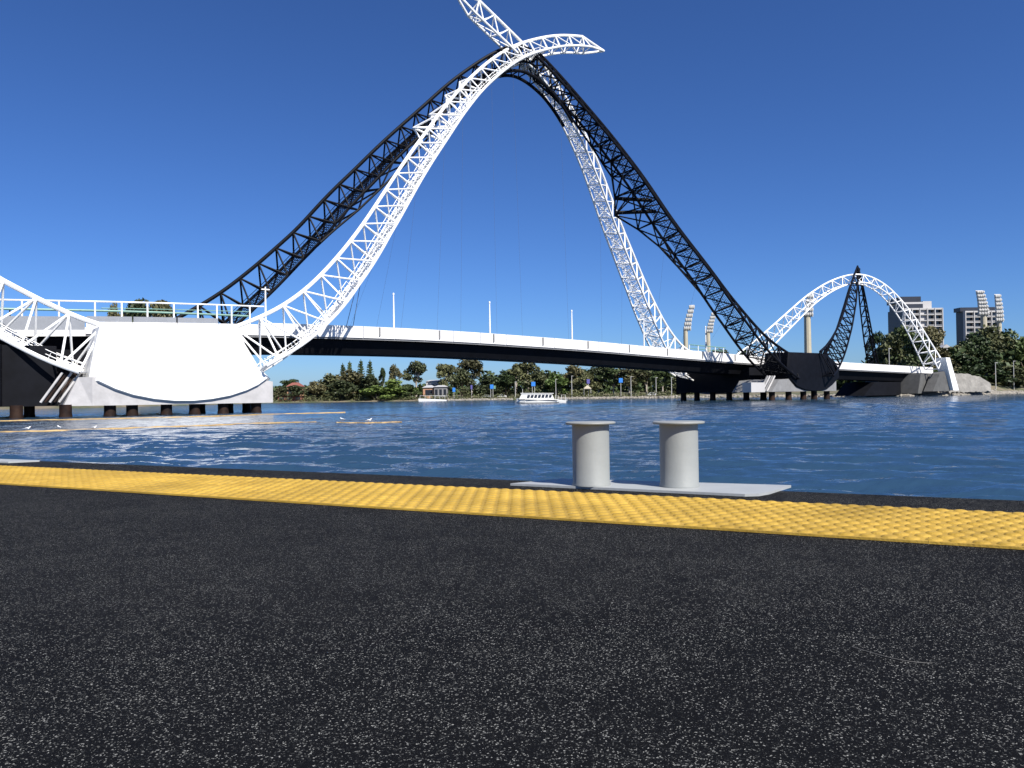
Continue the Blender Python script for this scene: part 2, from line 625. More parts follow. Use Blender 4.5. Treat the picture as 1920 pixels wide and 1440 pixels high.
# a pale thread lying on the rubber
th_ = MB()
pts = []
for k in range(12):
    q = k / 11
    pts.append((0.475 + .075 * q, 1.14 - .07 * q - .02 * sin(q * 3), JZ + .0012))
th_.tube(pts, .0005, 4)
tag(th_.build('thread', material('pale_thread', (.10, .098, .092), .8), loc=pts[0]), 'thin pale curved thread lying on the black rubber deck', 'thread')

# ------------------------------------------------------------------ bridge frame of reference
D = 165.0
BU = np.array([.8, .6, 0])
BN = np.array([-.6, .8, 0])
CC = np.array([.0338 * D, D, 0])
T = 14.5


def W(s, t, z):
    return CC + BU * s + BN * t + UP * z


TOPS = np.array([(-150, 11.0), (-120, 11.8), (-94, 12.5), (-81, 13.1), (-60, 13.6), (-40, 13.75), (-24, 13.65), (-10, 13.3), (9, 12.8), (33, 11.8),
                 (62, 10.7), (110, 9.5), (153, 8.7), (175, 8.4)])


def top(s):
    return float(np.interp(s, TOPS[:, 0], TOPS[:, 1]))


# smooth the deck profile
_ss = np.linspace(-150, 175, 651)
_tt = np.interp(_ss, TOPS[:, 0], TOPS[:, 1])
_k = np.ones(41) / 41
_tt = np.convolve(np.pad(_tt, 20, mode='edge'), _k, 'valid')


def top(s):
    return float(np.interp(s, _ss, _tt))


bridge = empty('footbridge', W(0, 0, 0), 'long footbridge with crossing black and white lattice arches over the river', 'bridge')

# ---- deck
S0, S1 = -128.0, 152.0


def sweep(prof, name, mat, s0=S0, s1=S1, step=3.0, parent=bridge):
    """prof: closed list of (t, dz below the parapet top)."""
    ss = np.arange(s0, s1 + .01, (s1 - s0) / max(1, round((s1 - s0) / step)))
    n = len(prof)
    v, f = [], []
    for s in ss:
        for t, dz in prof:
            v.append(W(s, t, top(s) + dz))
    for i in range(len(ss) - 1):
        for k in range(n):
            k2 = (k + 1) % n
            f.append((i * n + k, i * n + k2, (i + 1) * n + k2, (i + 1) * n + k))
    f.append(tuple(range(n)))
    f.append(tuple((len(ss) - 1) * n + k for k in range(n - 1, -1, -1)))
    return MB().add(v, f).build(name, mat, parent)


sweep([(-3.0, -4.35), (3.0, -4.35), (4.2, -2.15), (-4.2, -2.15)], 'deck_girder', M['girder_and_shade'])
sweep([(-4.9, -1.98), (4.9, -1.98), (4.9, -1.55), (-4.9, -1.55)], 'deck_slab', M['slab'])
sweep([(4.92, -1.7), (5.08, -1.7), (5.08, 0), (4.92, 0)], 'far_fascia', M['fascia'])
PS = np.arange(-84.0, 151, 6.0)
for s in PS:
    up_ = .28 if s > -62 else 0
    sweep([(-5.08, -1.68), (-4.92, -1.68), (-4.92, up_), (-5.08, up_)], 'fascia_panel', M['fascia'], s + .04, s + 5.96, 3.0)
for s in np.arange(-126.0, -84.1, 6.0):
    sweep([(-5.08, -1.98), (-4.92, -1.98), (-4.92, -1.15), (-5.08, -1.15)], 'fascia_panel', M['fascia'], s + .04, s + 5.96, 3.0)
    sweep([(-4.99, -1.12), (-4.93, -1.12), (-4.93, .72), (-4.99, .72)], 'balustrade_panel', M['mesh'], s + .1, s + 5.9, 3.0)
for s in np.arange(-84.0, -66.1, 6.0):
    sweep([(-4.99, .03), (-4.93, .03), (-4.93, .78), (-4.99, .78)], 'balustrade_panel', M['mesh'], s + .1, s + 5.9, 3.0)
# hanger lugs on the parapet
for s in np.arange(-51, 62, 12.0):
    MB().box(W(s, -5.16, top(s) - .55), (.28, .18, 1.5), (BU, BN, UP)).build('hanger_lug', M['slab'], bridge)
# railing over the left pier: posts, two white rails
rails = sorted([-118, -113.5, -109, -104.5, -100, -95.8, -91.5, -87.2, -82.8, -79.4, -76.0, -72.4, -69.0, -66.2, -64.0, -61.2])
for s in rails:
    MB().box(W(s, -4.78, top(s) + .75), (.20, .16, 4.2), (BU, BN, UP)).build('rail_post', M['white'], bridge)
MB().tube([W(s, -4.78, top(s) + 2.85) for s in np.linspace(-119, -59, 40)], .12, 6).build('top_rail', M['white'], bridge)
MB().tube([W(s, -4.72, top(s) + 1.95) for s in np.linspace(-82, -61, 20)], .07, 6).build('middle_rail', M['green'], bridge)
MB().tube([W(s, 5.3, top(s) + 2.75 - .0009 * (s + 125) ** 2 * .12) for s in np.linspace(-125, -58, 40)], .17, 8).build('far_rail', M['green'], bridge)
for s in np.arange(-122, -60, 7.5):
    MB().tube([W(s, 5.3, top(s) - 1), W(s, 5.3, top(s) + 2.6)], .10, 6).build('far_rail_post', M['black'], bridge)
# rails beyond the right pier
for a, b_, tt_ in ((52, 66, 4.8), (84, 104, 4.8)):
    MB().tube([W(s, tt_, top(s) + 2.9) for s in np.linspace(a, b_, 12)], .13, 6).build('top_rail', M['white'] if a > 60 else M['green'], bridge)
    MB().tube([W(s, tt_, top(s) + 2.0) for s in np.linspace(a, b_, 12)], .09, 6).build('middle_rail', M['green'] if a < 60 else M['white'], bridge)
    for s in np.arange(a, b_ + .1, 3.3):
        MB().tube([W(s, tt_, top(s) - 1), W(s, tt_, top(s) + 2.9)], .11, 6).build('rail_post', M['white'], bridge)

# ---- lattice ribs
def smooth_poly(P, n=240, it=2, win=15):
    P = np.array(P, float)
    L = np.r_[0, np.cumsum(np.linalg.norm(np.diff(P, axis=0), axis=1))]
    q = np.linspace(0, L[-1], n)
    Q = np.stack([np.interp(q, L, P[:, i]) for i in range(3)], 1)
    for _ in range(it):
        pad = win // 2
        head = 2 * Q[0] - Q[pad:0:-1]
        tail = 2 * Q[-1] - Q[-2:-pad - 2:-1]
        E = np.vstack([head, Q, tail])
        Q = np.stack([np.convolve(E[:, i], np.ones(win) / win, 'valid') for i in range(3)], 1)
    return Q


def arclen(Q):
    return np.r_[0, np.cumsum(np.linalg.norm(np.diff(Q, axis=0), axis=1))]


def sample(Q, L, q):
    return np.stack([np.interp(q, L, Q[:, i]) for i in range(3)], 1)


BRACE_LEFT = [295]


def rib(outer, N, dprof, wprof, panel, mat, label, rch, rbr, name='arch_rib', single=None, tip=None, ladder=False, sides=6, inward=None, shift=0.0):
    """Three-chord lattice rib: one outer chord, two inner chords, zigzag braces.
    outer: world points; N: unit vector across the rib; dprof / wprof: (z list, value list)."""
    Q = smooth_poly(outer)
    L = arclen(Q)
    n = max(4, round(L[-1] / panel))
    qo = np.linspace(0, L[-1], n + 1)
    qi = np.concatenate([[0], (qo[:-1] + qo[1:]) / 2, [L[-1]]])
    O = sample(Q, L, qo)
    Tn = np.gradient(Q, axis=0)
    Tn /= np.linalg.norm(Tn, axis=1)[:, None]
    IN = np.cross(Tn, N)
    IN /= np.linalg.norm(IN, axis=1)[:, None]
    if inward is not None:
        sg = np.sign(IN @ np.array(inward))
        IN *= sg[:, None] if np.ndim(sg) else sg
    else:
        IN *= np.where(IN[:, 2] > 0, -1, 1)[:, None]
    dd = np.interp(Q[:, 2], *dprof)[:, None]
    ww = np.interp(Q[:, 2], *wprof)[:, None]
    mid = Q + IN * dd + N * shift
    Am = mid - N * ww / 2
    Bm = mid + N * ww / 2
    a, b_ = sample(Am, L, qi), sample(Bm, L, qi)
    mb = MB()
    mb.tube(sample(Q, L, np.linspace(0, L[-1], 3 * n + 1)), rch, 8)
    ca, cb = sample(Am, L, np.linspace(0, L[-1], 3 * n + 1)), sample(Bm, L, np.linspace(0, L[-1], 3 * n + 1))
    if tip is not None:
        ca, cb = np.vstack([ca, tip]), np.vstack([cb, tip])
        mb.tube([O[-1], tip], rch * .8, 6)
    mb.tube(ca, rch * .85, 8)
    mb.tube(cb, rch * .85, 8)
    ro = mb.build(name, mat, bridge, smooth=True)
    if label:
        ro['label'] = label
    segs = []
    for i in range(n + 1):
        for P in (a, b_):
            segs.append((O[i], P[i]))
            segs.append((O[i], P[i + 1]))
    for i in range(len(a)):
        segs.append((a[i], b_[i]))
        if i + 1 < len(a):
            segs.append((a[i], b_[i + 1]))
    lat = MB()
    for p, q in segs:
        c = (np.array(p) + q) / 2
        if single and single(c) and BRACE_LEFT[0] > 0:
            BRACE_LEFT[0] -= 1
            MB().tube([p, q], rbr, sides, cap=False).build('brace', mat, ro)
        else:
            lat.tube([p, q], rbr, 5, cap=False)
    if lat.v:
        lat.build('brace_lattice', mat, ro, stuff=True)
    if ladder:
        # access walkway between the two inner chords: stringers, rungs, handrails
        ld = MB()
        k = int(L[-1] / .62)
        q = np.linspace(L[-1] * .01, L[-1] * .86, k)
        Pm = sample(mid, L, q)
        INs = sample(IN, L, q)
        Ws = sample(np.repeat(ww, 3, 1), L, q)[:, 0]
        for off, up in ((-.24, 0), (.24, 0), (-.08, 0), (.08, 0), (-.24, -.2), (.24, -.2), (-.24, -.4), (.24, -.4)):
            ld.tube(Pm + N * (Ws * off)[:, None] + INs * up * 2.6, .06, 4)
        for i in range(k):
            w_ = N * Ws[i] * .24
            ld.tube([Pm[i] - w_, Pm[i] + w_], .075, 4, cap=False)
            if i % 2 == 0:
                for sg in (-1, 1):
                    ld.tube([Pm[i] + w_ * sg, Pm[i] + w_ * sg - INs[i] * .9], .04, 4, cap=False)
        ld.build('access_walkway', mat, ro, stuff=True)
    return ro, dict(O=O, a=a, b=b_)


def incl(sz, sg):
    return [W(s, sg * T * (1 - (z - 8) / 66.0), z) for s, z in sz]


def planeN(sg):
    v = W(0, 0, 74) - W(0, sg * T, 8)
    n_ = np.cross(BU, v)
    n_ /= np.linalg.norm(n_)
    return n_ if n_ @ BN > 0 else -n_


DP = ([8, 12, 17, 22, 30, 40, 60, 82], [8.0, 7.2, 5.9, 4.9, 4.0, 3.6, 3.1, 3.2])
WP = ([8, 14, 25, 40, 60, 82], [8.0, 7.6, 7.2, 5.6, 3.8, 2.6])
WL = [(-66.5, 12.2), (-64.3, 13.0), (-60.0, 15.0), (-56.8, 17.2), (-54.1, 19.3), (-50.9, 22.5), (-47.8, 25.8), (-45.3, 28.8), (-42.8, 31.9), (-39.9, 35.9),
      (-36.8, 40.0), (-33.0, 45.0), (-29.7, 48.9), (-25.2, 54.6), (-21.1, 59.1), (-18.0, 62.5), (-11.8, 68.1), (-5.6, 72.7), (-.4, 75.3), (4.8, 77.7),
      (10.0, 79.4), (14.7, 80.3)]
WRp = [(67, 11.6), (63.5, 12.4), (58.9, 14.0), (54.3, 17.2), (49.8, 20.9), (44.9, 26.0), (40.6, 30.7), (35.9, 36.3), (30.6, 42.6), (28.1, 45.9), (21.5, 54.5),
       (15.5, 61.0), (9.5, 66.5), (3.5, 70.8), (-3.7, 74.2), (-9.9, 76.9), (-14.5, 78.9)]
BLp = [(-71, 13.5), (-67.5, 15.6), (-63.4, 18.3), (-60.9, 19.9), (-57.5, 22.9), (-54.0, 26.0), (-51.0, 29.2), (-48.3, 31.6), (-44.1, 36.9), (-41.0, 40.5), (-37.4, 44.2),
       (-34.1, 48.0), (-28.6, 53.6), (-24.2, 57.9), (-19.8, 62.5), (-15.1, 66.5), (-10.3, 70.3), (-5.3, 73.2), (-2.2, 73.9), (.9, 72.7)]
BRp = [(66.5, 11.0), (65.8, 11.2), (61.0, 13.4), (57.2, 15.7), (52.5, 19.9), (47.4, 24.8), (43.9, 28.9), (40.0, 33.1), (35.8, 37.4), (31.8, 42.0), (29.0, 45.8), (25.2, 50.6),
       (21.2, 54.8), (17.9, 58.2), (10.5, 64.9), (5.0, 69.7), (.9, 72.7)]
CAM = np.array([0, 0, 2.0])
near_n, far_n = planeN(-1), planeN(1)

wl, wl_d = rib(incl(WL, -1), near_n, DP, WP, 4.25, M['white'], 'white lattice rib rising from the near left pier', .30, .14,
               single=lambda c: (c - CC) @ BU < -14, tip=W(20.6, .9, 78.4), ladder=True, sides=8)
# the black arch: two half ribs meeting at the crown
br, br_d = rib(incl(BRp, -1), near_n, DP, ([8, 14, 25, 40, 60, 82], [6.0, 6.0, 5.6, 4.8, 3.6, 3.0]), 4.25, M['black'], 'black lattice rib rising from the near right pier', .33, .165,
               single=lambda c: (c - CC) @ BU > 36, ladder=True)
blr, bl_d = rib(incl(BLp, 1), far_n, DP, ([8, 14, 25, 40, 60, 82], [5.6, 5.4, 5.0, 4.6, 3.6, 3.0]), 4.25, M['black'], 'black lattice rib rising from behind the left pier', .33, .165,
                single=lambda c: (c - CC) @ BU < -36, ladder=True)
wr, wr_d = rib(incl(WRp, 1), far_n, DP, ([8, 14, 25, 40, 60, 82], [6.5, 6.2, 5.8, 5.0, 3.8, 2.6]), 4.25, M['white'], 'white lattice rib rising from behind the right deck', .29, .145,
               tip=W(-20.6, -.9, 79.6), ladder=True)

# smooth soffit of the crown
cr_ = MB()
so = [(-14.5, 61.5), (-12, 64.0), (-9.6, 65.7), (-7.5, 66.7), (-5, 67.3), (-3.1, 67.3), (-.1, 66.5), (3.4, 64.8), (6.5, 62.2), (9, 59.5)]
for t_ in (-1.5, 1.5):
    cr_.tube(smooth_poly([W(s, t_, z) for s, z in so], 40, 1, 5), .34, 8)
for s, z in so[1:-1]:
    cr_.tube([W(s, -1.5, z), W(s, 1.5, z)], .14, 5)
    for t_ in (-1.5, 1.5):
        cr_.tube([W(s, t_, z), W(s * .93, t_ * .6, z + 5.3)], .13, 5)
cr_.build('crown_soffit', M['black'], bridge, smooth=True)

# flared links between the sister ribs (black towards white, both sides; white spikes on the left)
def flare(nodes, t_, D_, mat, name, pick, r_=.17):
    mb = MB()
    P = [W(s, t_, z) for s, z in nodes]
    mb.tube(P, r_ * 1.25, 6)
    allp = np.vstack([D_[pick[0]], D_[pick[1]]])
    for p in P:
        dist = np.linalg.norm(allp - p, axis=1)
        for j in np.argsort(dist)[:5]:
            mb.tube([p, allp[j]], r_, 5)
    return mb.build(name, mat, bridge)


flare([(-1.0, 66.4), (3.7, 64.2), (7.8, 61.8), (10.9, 58.9), (14.8, 55.4), (18.0, 52.2), (20.6, 49.8), (21.4, 45.4), (21.3, 41.4), (28.5, 39.1), (35.4, 35.9), (40.9, 32.2), (45.9, 29.2)], -1.0, br_d, M['black'], 'link_frame', ('a', 'b'))
flare([(-46.9, 28.7), (-44.0, 31.4), (-39.7, 35.2), (-35.3, 39.6), (-30, 45.0), (-24, 52.0)], 1.0, bl_d, M['black'], 'link_frame', ('a', 'b'))
sp = MB()
for s, z in ((-29.5, 51.2), (-26.0, 54.3), (-22.5, 58.6), (-19.2, 61.9)):
    p = W(s, -1.0, z)
    dist = np.linalg.norm(wl_d['b'] - p, axis=1)
    for j in np.argsort(dist)[:3]:
        sp.tube([p, wl_d['b'][j]], .19, 6)
    dist = np.linalg.norm(wl_d['O'] - p, axis=1)
    for j in np.argsort(dist)[:2]:
        sp.tube([p, wl_d['O'][j]], .17, 6)
sp.build('link_frame', M['white'], bridge)['label'] = 'white spiked links on the near left rib'
# the heavy cross beams where black meets white on the right
for (s1, z1), (s2, z2) in (((21.6, 45.2), (28.0, 44.6)), ((21.6, 42.0), (29.0, 42.3))):
    MB().tube([W(s1, -1, z1), W(s2, -6, z2)], .42, 8).build('link_beam', M['black'], bridge)

# side arches on the right: white round one, black pointed pair; and the stub of the white one on the left
def lin(pts, a, b_):
    return [W(s, a[1] + (s - a[0]) * (b_[1] - a[1]) / (b_[0] - a[0]), z) for s, z in pts]


def perp(a, b_):
    v = BU * (b_[0] - a[0]) + BN * (b_[1] - a[1])
    n_ = np.cross(v, UP)
    n_ /= np.linalg.norm(n_)
    return n_ if n_ @ BN > 0 else -n_


DS = ([3, 12, 20, 30, 40], [5.5, 4.6, 3.6, 2.8, 2.4])
WS = ([3, 12, 20, 30, 40], [5.5, 5.0, 4.2, 3.2, 2.4])
pa, pb = (82, T), (151, -11.5)
ws_pts = [(83, 12.6), (87, 15.3), (91.8, 19.1), (98.7, 24.8), (104.4, 29.5), (111, 33.6), (116.7, 35.8), (121.5, 36.6), (125.3, 36.1), (130.7, 33.6),
          (135.3, 29.6), (140.6, 23.7), (145.5, 16.5), (149.4, 10.9)]
rib(lin(ws_pts, pa, pb), perp(pa, pb), DS, WS, 3.9, M['white'], 'round white side arch beside the far bank', .24, .115, name='side_arch', ladder=False, inward=(0, 0, -1))
pa, pb = (74, -17.5), (124.5, 1.5)
bs_pts = [(73, 11.5), (80, 13.2), (86.6, 15.5), (92, 17.8), (97.1, 20.4), (101.5, 23.0), (105.6, 26.1), (110, 29.4), (114.8, 33.3), (119.5, 36.3), (124.5, 39.3)]
rib(lin(bs_pts, pa, pb), perp(pa, pb), ([10, 20, 30, 40], [6.4, 4.2, 3.2, .8]), ([10, 20, 30, 40], [5.6, 4.2, 3.0, .8]), 3.9, M['black'],
    'black pointed side arch rising from the near right pier', .28, .14, name='side_arch', inward=(0, 0, -1))
fb = [(124.3, 38.6), (128.5, 35.8), (132.5, 31.5), (137.5, 26), (144, 19.3), (152, 12.0)]
pa, pb = (124, 1.2), (151, 11.5)
rib(lin(fb, pa, pb), perp(pa, pb), ([8, 20, 30, 40], [4.0, 3.2, 2.2, .6]), ([8, 20, 30, 40], [3.4, 2.8, 2.0, .6]), 3.9, M['black'],
    'black side arch leg coming down behind the deck', .26, .13, name='side_arch', inward=(-.55, -.4, -.73))
pa, pb = (-82, -T), (-151, 11.5)
wls = [(-83.4, 11.7), (-86.1, 12.7), (-90, 14.8), (-94.3, 17.4), (-98.7, 20.6), (-104.4, 25.5), (-111, 30.6), (-116.7, 33.8)]
rib(lin(wls, pa, pb), perp(pa, pb), ([8, 12, 20, 35], [6.6, 6.4, 5.6, 3.0]), ([8, 12, 20, 35], [6.4, 6.4, 5.6, 3.0]), 4.3, M['white'], 'white side arch falling to the near left pier',
    .33, .15, name='side_arch', single=lambda c: True, inward=(0, 0, -1), sides=8, ladder=True)

# ---- piers
def outline(pts, t0_, t1_, mat, name, parent=bridge, bevel=0.35, inset=0.5):
    """Vertical plate in the s-z plane, t0_ nearest the camera, with a chamfered rim."""
    P = np.array(pts, float)
    c = P.mean(0)
    n = len(P)
    q = c + (P - c) * (1 - inset / np.abs(P - c).max())
    s_ = 1 if t1_ > t0_ else -1
    rings = [(q, t0_), (P, t0_ + bevel * s_), (P, t1_ - bevel * s_), (q, t1_)]
    v, f = [], []
    for R_, t_ in rings:
        v += [W(a, t_, b_) for a, b_ in R_]
    for k in range(3):
        for i in range(n):
            j = (i + 1) % n
            f.append((k * n + i, k * n + j, (k + 1) * n + j, (k + 1) * n + i))
    f.append(tuple(range(n - 1, -1, -1)))
    f.append(tuple(3 * n + i for i in range(n)))
    return MB().add(v, f).build(name, mat, parent, smooth=True)


SADL = [(-84.2, 11.4), (-80, 11.9), (-74, 12.0), (-66.8, 12.2), (-66.2, 11.0), (-65.7, 9.3), (-64.6, 7.2), (-62.2, 4.8), (-63.6, 3.8), (-65.3, 3.0), (-67.8, 2.2), (-70.5, 1.72),
        (-73, 1.5), (-75.6, 1.52), (-78.4, 1.85), (-81.1, 2.45), (-83.4, 3.3), (-85.5, 4.4), (-85.2, 6.6), (-84.7, 9.2)]
SADR = [(61.0, 11.2), (73.7, 11.2), (77.0, 10.9), (80.2, 9.4), (82.2, 7.4), (82.0, 5.2), (79.5, 3.7), (76.8, 2.5), (74.2, 2.0), (70.5, 1.95), (67.0, 2.25), (63.6, 3.1), (61.0, 5.0), (60.4, 8.0)]
outline(SADL, -T - 3.0, -T + 4.5, M['white'], 'pier_saddle', bevel=1.3, inset=0.95)['label'] = 'huge white curved saddle on the near left pier'
outline([(-a, b_) for a, b_ in SADL], T + 3.0, T - 4.5, M['white'], 'pier_saddle')
outline(SADR, -T - 3.0, -T + 4.0, M['black'], 'pier_saddle')['label'] = 'black curved saddle on the near right pier'
outline([(-a, b_) for a, b_ in SADR], T + 3.0, T - 4.0, M['black'], 'pier_saddle')


def cap_block(poly, t0_, t1_, mat, name='pile_cap'):
    v = [W(a, t0_, b_) for a, b_ in poly] + [W(a, t1_, b_) for a, b_ in poly]
    n = len(poly)
    f = [tuple(range(n - 1, -1, -1)), tuple(range(n, 2 * n))] + [(i, (i + 1) % n, (i + 1) % n + n, i + n) for i in range(n)]
    return MB().add(v, f).build(name, mat, bridge)


# left pier: concrete cap with a faceted nose, crosshead behind, its shade painted on as black
cap_block([(-85.2, 1.42), (-62.2, 1.42), (-62.2, 4.4), (-65.5, 5.0), (-85.2, 5.0)], -T - 2.6, -6, M['concrete'])
v = [W(-85.2, -T - 2.6, 1.42), W(-85.2, -T - 2.6, 5.0), W(-88.2, -T - 1.2, 1.42), W(-86.6, -T - 1.6, 5.0), W(-85.2, -7, 1.42), W(-85.2, -7, 5.0), W(-88.2, -7, 1.42), W(-86.6, -7, 5.0)]
MB().add(v, [(0, 2, 3, 1), (2, 6, 7, 3), (1, 3, 7, 5), (0, 4, 6, 2), (4, 5, 7, 6)]).build('cap_nose', M['concrete'], bridge)
# inclined steel props at the nose
for k in range(5):
    a0 = -90.6 + k * .5
    MB().tube([W(a0, -T - .6, 1.9), W(a0 + 2.4, -T - .6, 5.6)], .15, 8).build('steel_prop', M['pile'] if k % 2 else M['concrete'], bridge)
cap_block([(-104, 1.45), (-88.6, 1.45), (-88.6, 9.0), (-104, 9.0)], -T + 1.3, T + 3, M['girder_and_shade'], 'crosshead')
cap_block([(-88.4, 2.2), (-66, 2.2), (-66, 9.0), (-88.4, 9.0)], -5.8, 8, M['girder_and_shade'], 'crosshead')
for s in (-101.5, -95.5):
    MB().tube([W(s, -T + 1.0, 1.5), W(s, -T + 1.0, 9.0)], 1.05, 12).build('column', M['girder_and_shade'], bridge, smooth=True)
# right pier
cap_block([(54.5, 1.95), (81.0, 1.95), (81.0, 4.6), (76, 5.0), (62, 5.0), (57.3, 4.7)], -T - 2.6, -6, M['slab'])
cap_block([(61.5, 1.95), (80.5, 1.95), (80.5, 8.0), (61.5, 8.0)], -5.8, T + 3.2, M['girder_and_shade'], 'crosshead')  # shade of the cross wall put into its black colour
MB().box(W(50.0, -T - 1.0, 3.0), (5.0, 2.4, 2.2), (BU, BN, UP)).build('site_cabin', M['render'], bridge)
for k in range(4):
    a0 = 52.0 + k * .9
    MB().tube([W(a0, -T - 1.2, 2.1), W(a0 + 3.0, -T - 1.2, 5.6)], .22, 6).build('steel_prop', M['concrete'] if k % 2 else M['slab'], bridge)
# piles
def pile(s, t_, r_=.62, z1=1.6):
    p = MB().lathe(W(s, t_, 0), [(r_ * 1.08, -3), (r_ * 1.08, .25), (r_, .45), (r_, z1)], 14)
    p.build('pile', M['pile'], bridge, smooth=True)


for s in (-100.4, -93.2, -88.0, -83.0, -80.4, -76.2, -72.6, -68.8, -64.2):
    pile(s, -T - 1.4, .70)
for s in (-99, -91.2, -87.0, -79, -70.0, -66.0, -63.4):
    pile(s, -T + 5.0, .62)
for s in (56.5, 63.0, 69.0, 73.5, 79.0):
    pile(s, -T - 1.2, .7, 2.1)
for t_ in (-9, -4, 1.2, 6.4, 11.6, 16.2):
    pile(62.6, t_, .75, 2.1)
# abutment on the far bank
MB().prism([W(147.8, -9.6, 11.6), W(150.5, -9.6, 11.6), W(156.0, -9.6, 1.6), W(152.4, -9.6, 1.6)], -BN * 3.2).build('abutment_plinth', M['white'], bridge)
MB().prism([W(146.0, -9.0, 6.6), W(149.0, -9.0, 7.4), W(152.6, -9.0, 1.4), W(141.5, -9.0, 1.4)], -BN * 2.8).build('abutment_plinth', M['dimconcrete'], bridge)
cap_block([(139.5, .8), (152, .8), (152, 6.8), (141.5, 6.8)], -8.3, 9, M['dimconcrete'], 'abutment')
cap_block([(118, .4), (139.0, .4), (139.0, 4.4), (124, 4.4)], -3.4, 6, M['girder_and_shade'], 'abutment_wall')  # black colour stands in for the shade beneath the deck

# ---- light poles and hangers
for s in (-58.6, -35.9, -15.4, 5.2, 26.2, 47.0):
    lp = empty('deck_light_pole', W(s, -4.5, top(s) - 1.4), None, 'light pole', 'light poles along the bridge deck')
    lp['label'] = {-58.6: 'white light pole with small crossbar head by the white lattice rib',
                   -35.9: 'slim white light pole on the deck, first right of the white lattice rib',
                   -15.4: 'slim white light pole on the bridge deck, under the arch crossing',
                   5.2: 'slim white light pole on the deck, third right of the near white rib',
                   26.2: 'slim white light pole on the deck before the far white rib',
                   47.0: 'slim white light pole on the deck seen through the black lattice rib'}[s]
    MB().tube([W(s, -4.5, top(s) - 1.4), W(s, -4.5, top(s) + 2.5), W(s, -4.5, top(s) + 6.0)], [.16, .15, .10], 8).build('mast', M['white'], lp, smooth=True)
    if s < -50:
        MB().box(W(s, -4.5, top(s) + 5.6), (1.3, .25, .16), (BU, BN, UP)).build('lamp_head', M['white'], lp)
    else:
        MB().lathe(W(s, -4.5, top(s) + 6.0), [(.13, 0), (.16, .1), (.16, .34), (.05, .42)], 8).build('lamp_head', M['white'], lp)


def near_z(Dd, s, keys=('a', 'b')):
    P = np.vstack([Dd[k] for k in keys])
    sv = (P - CC) @ BU
    j = np.argsort(np.abs(sv - s))[:1]
    return P[j[0]]


for s in (-46, -40, -34, -28, -22, -15, -8):
    q = near_z(wl_d, s, ('a',))
    MB().tube([q, W((q - CC) @ BU + .0, -5.1, top(s) - .4)], .013, 4).build('hanger_cable', M['cable'], bridge)
for s in (4, 12, 20, 28, 36, 44):
    q = near_z(br_d, s, ('a',))
    MB().tube([q, W((q - CC) @ BU, -5.1, top(s) - .4)], .013, 4).build('hanger_cable', M['cable'], bridge)
for a0 in (-.7, .5):
    MB().tube([W(-44.5 + a0, -5.2, top(-44) + .1), W(-43.2 + a0 * .5, -6.0, 21), W(-42.5, -8.0, 26)], .05, 4).build('site_cable', M['cable'], bridge)

# ------------------------------------------------------------------ booms and gulls on the river
def boom(pts, r_, label, mat, name='floating_boom'):
    P = smooth_poly([(x, y, .02) for x, y in pts], 90, 1, 9)
    P[:, 1] += np.sin(np.linspace(0, 23, len(P))) * .25
    rad = r_ * (1 + .18 * np.sin(np.linspace(0, 140, len(P))))
    return tag(MB().tube(P, rad, 8).build(name, mat, smooth=True, loc=P[0]), label, 'floating boom')


boom([(-46, 50), (-33.4, 52.4), (-28.5, 55.6), (-23.8, 59.6), (-19.8, 64.3), (-15.8, 65.0)], .085, 'nearer orange floating boom curving across the water before the left pier', M['orange'])
boom([(-70, 82), (-54, 84.0), (-48.3, 86.0), (-36.4, 90.5), (-28.9, 100.5), (-22, 106)], .10,
     'farther pale orange floating boom along the left pier piles', M['orange'])
boom([(-13.8, 63.0), (-11.0, 61.4), (-8.6, 62.6)], .07, 'short end of orange boom with a gull on it', M['orange'])


def gull(x, y, h, label, z=.12, s=1.0):
    g_ = empty('gull', (x, y, z), label, 'gull', 'gulls around the floating booms')
    d = np.array([cos(h), sin(h), 0])
    c = np.array([x, y, z])
    st = [(-.26, .13, .012), (-.17, .14, .045), (-.06, .155, .085), (.05, .17, .088), (.12, .20, .062), (.155, .245, .046), (.18, .285, .05), (.215, .295, .045), (.245, .287, .016)]
    MB().tube([c + d * a * s + UP * b_ * s for a, b_, _ in st], [r_ * s for _, _, r_ in st], 10).build('body', M['gull'], g_, smooth=True)
    MB().tube([c + d * .24 * s + UP * .287 * s, c + d * .30 * s + UP * .277 * s], [.016 * s, .004], 6).build('beak', M['beak'], g_)
    side = np.cross(UP, d)
    for sg in (-1, 1):
        MB().tube([c + side * sg * .075 * s + d * .06 * s + UP * .19 * s, c + side * sg * .085 * s - d * .08 * s + UP * .18 * s, c + side * sg * .03 * s - d * .30 * s + UP * .15 * s],
                  [.05 * s, .045 * s, .008], 6).build('wing', M['gullgrey'], g_, smooth=True)
        MB().tube([c + side * sg * .03 * s + UP * .10 * s, c + side * sg * .03 * s - UP * .02], .008 * s, 5).build('leg', M['beak'], g_)


gull(-34.6, 57.3, .4, 'white gull leftmost on the water between the two booms', -.05, .95)
gull(-33.6, 59.6, 2.6, 'white gull just right of the leftmost gull, a little farther out', -.05, .85)
gull(-30.0, 57.6, .2, 'white gull alone between the booms, below the left end of the white saddle', -.05, .85)
gull(-14.9, 70.5, 3.0, 'white gull floating beyond the right end of the near boom', -.05, .9)
gull(-11.0, 61.5, .3, 'white gull standing on the short boom end', .06, 1.0)

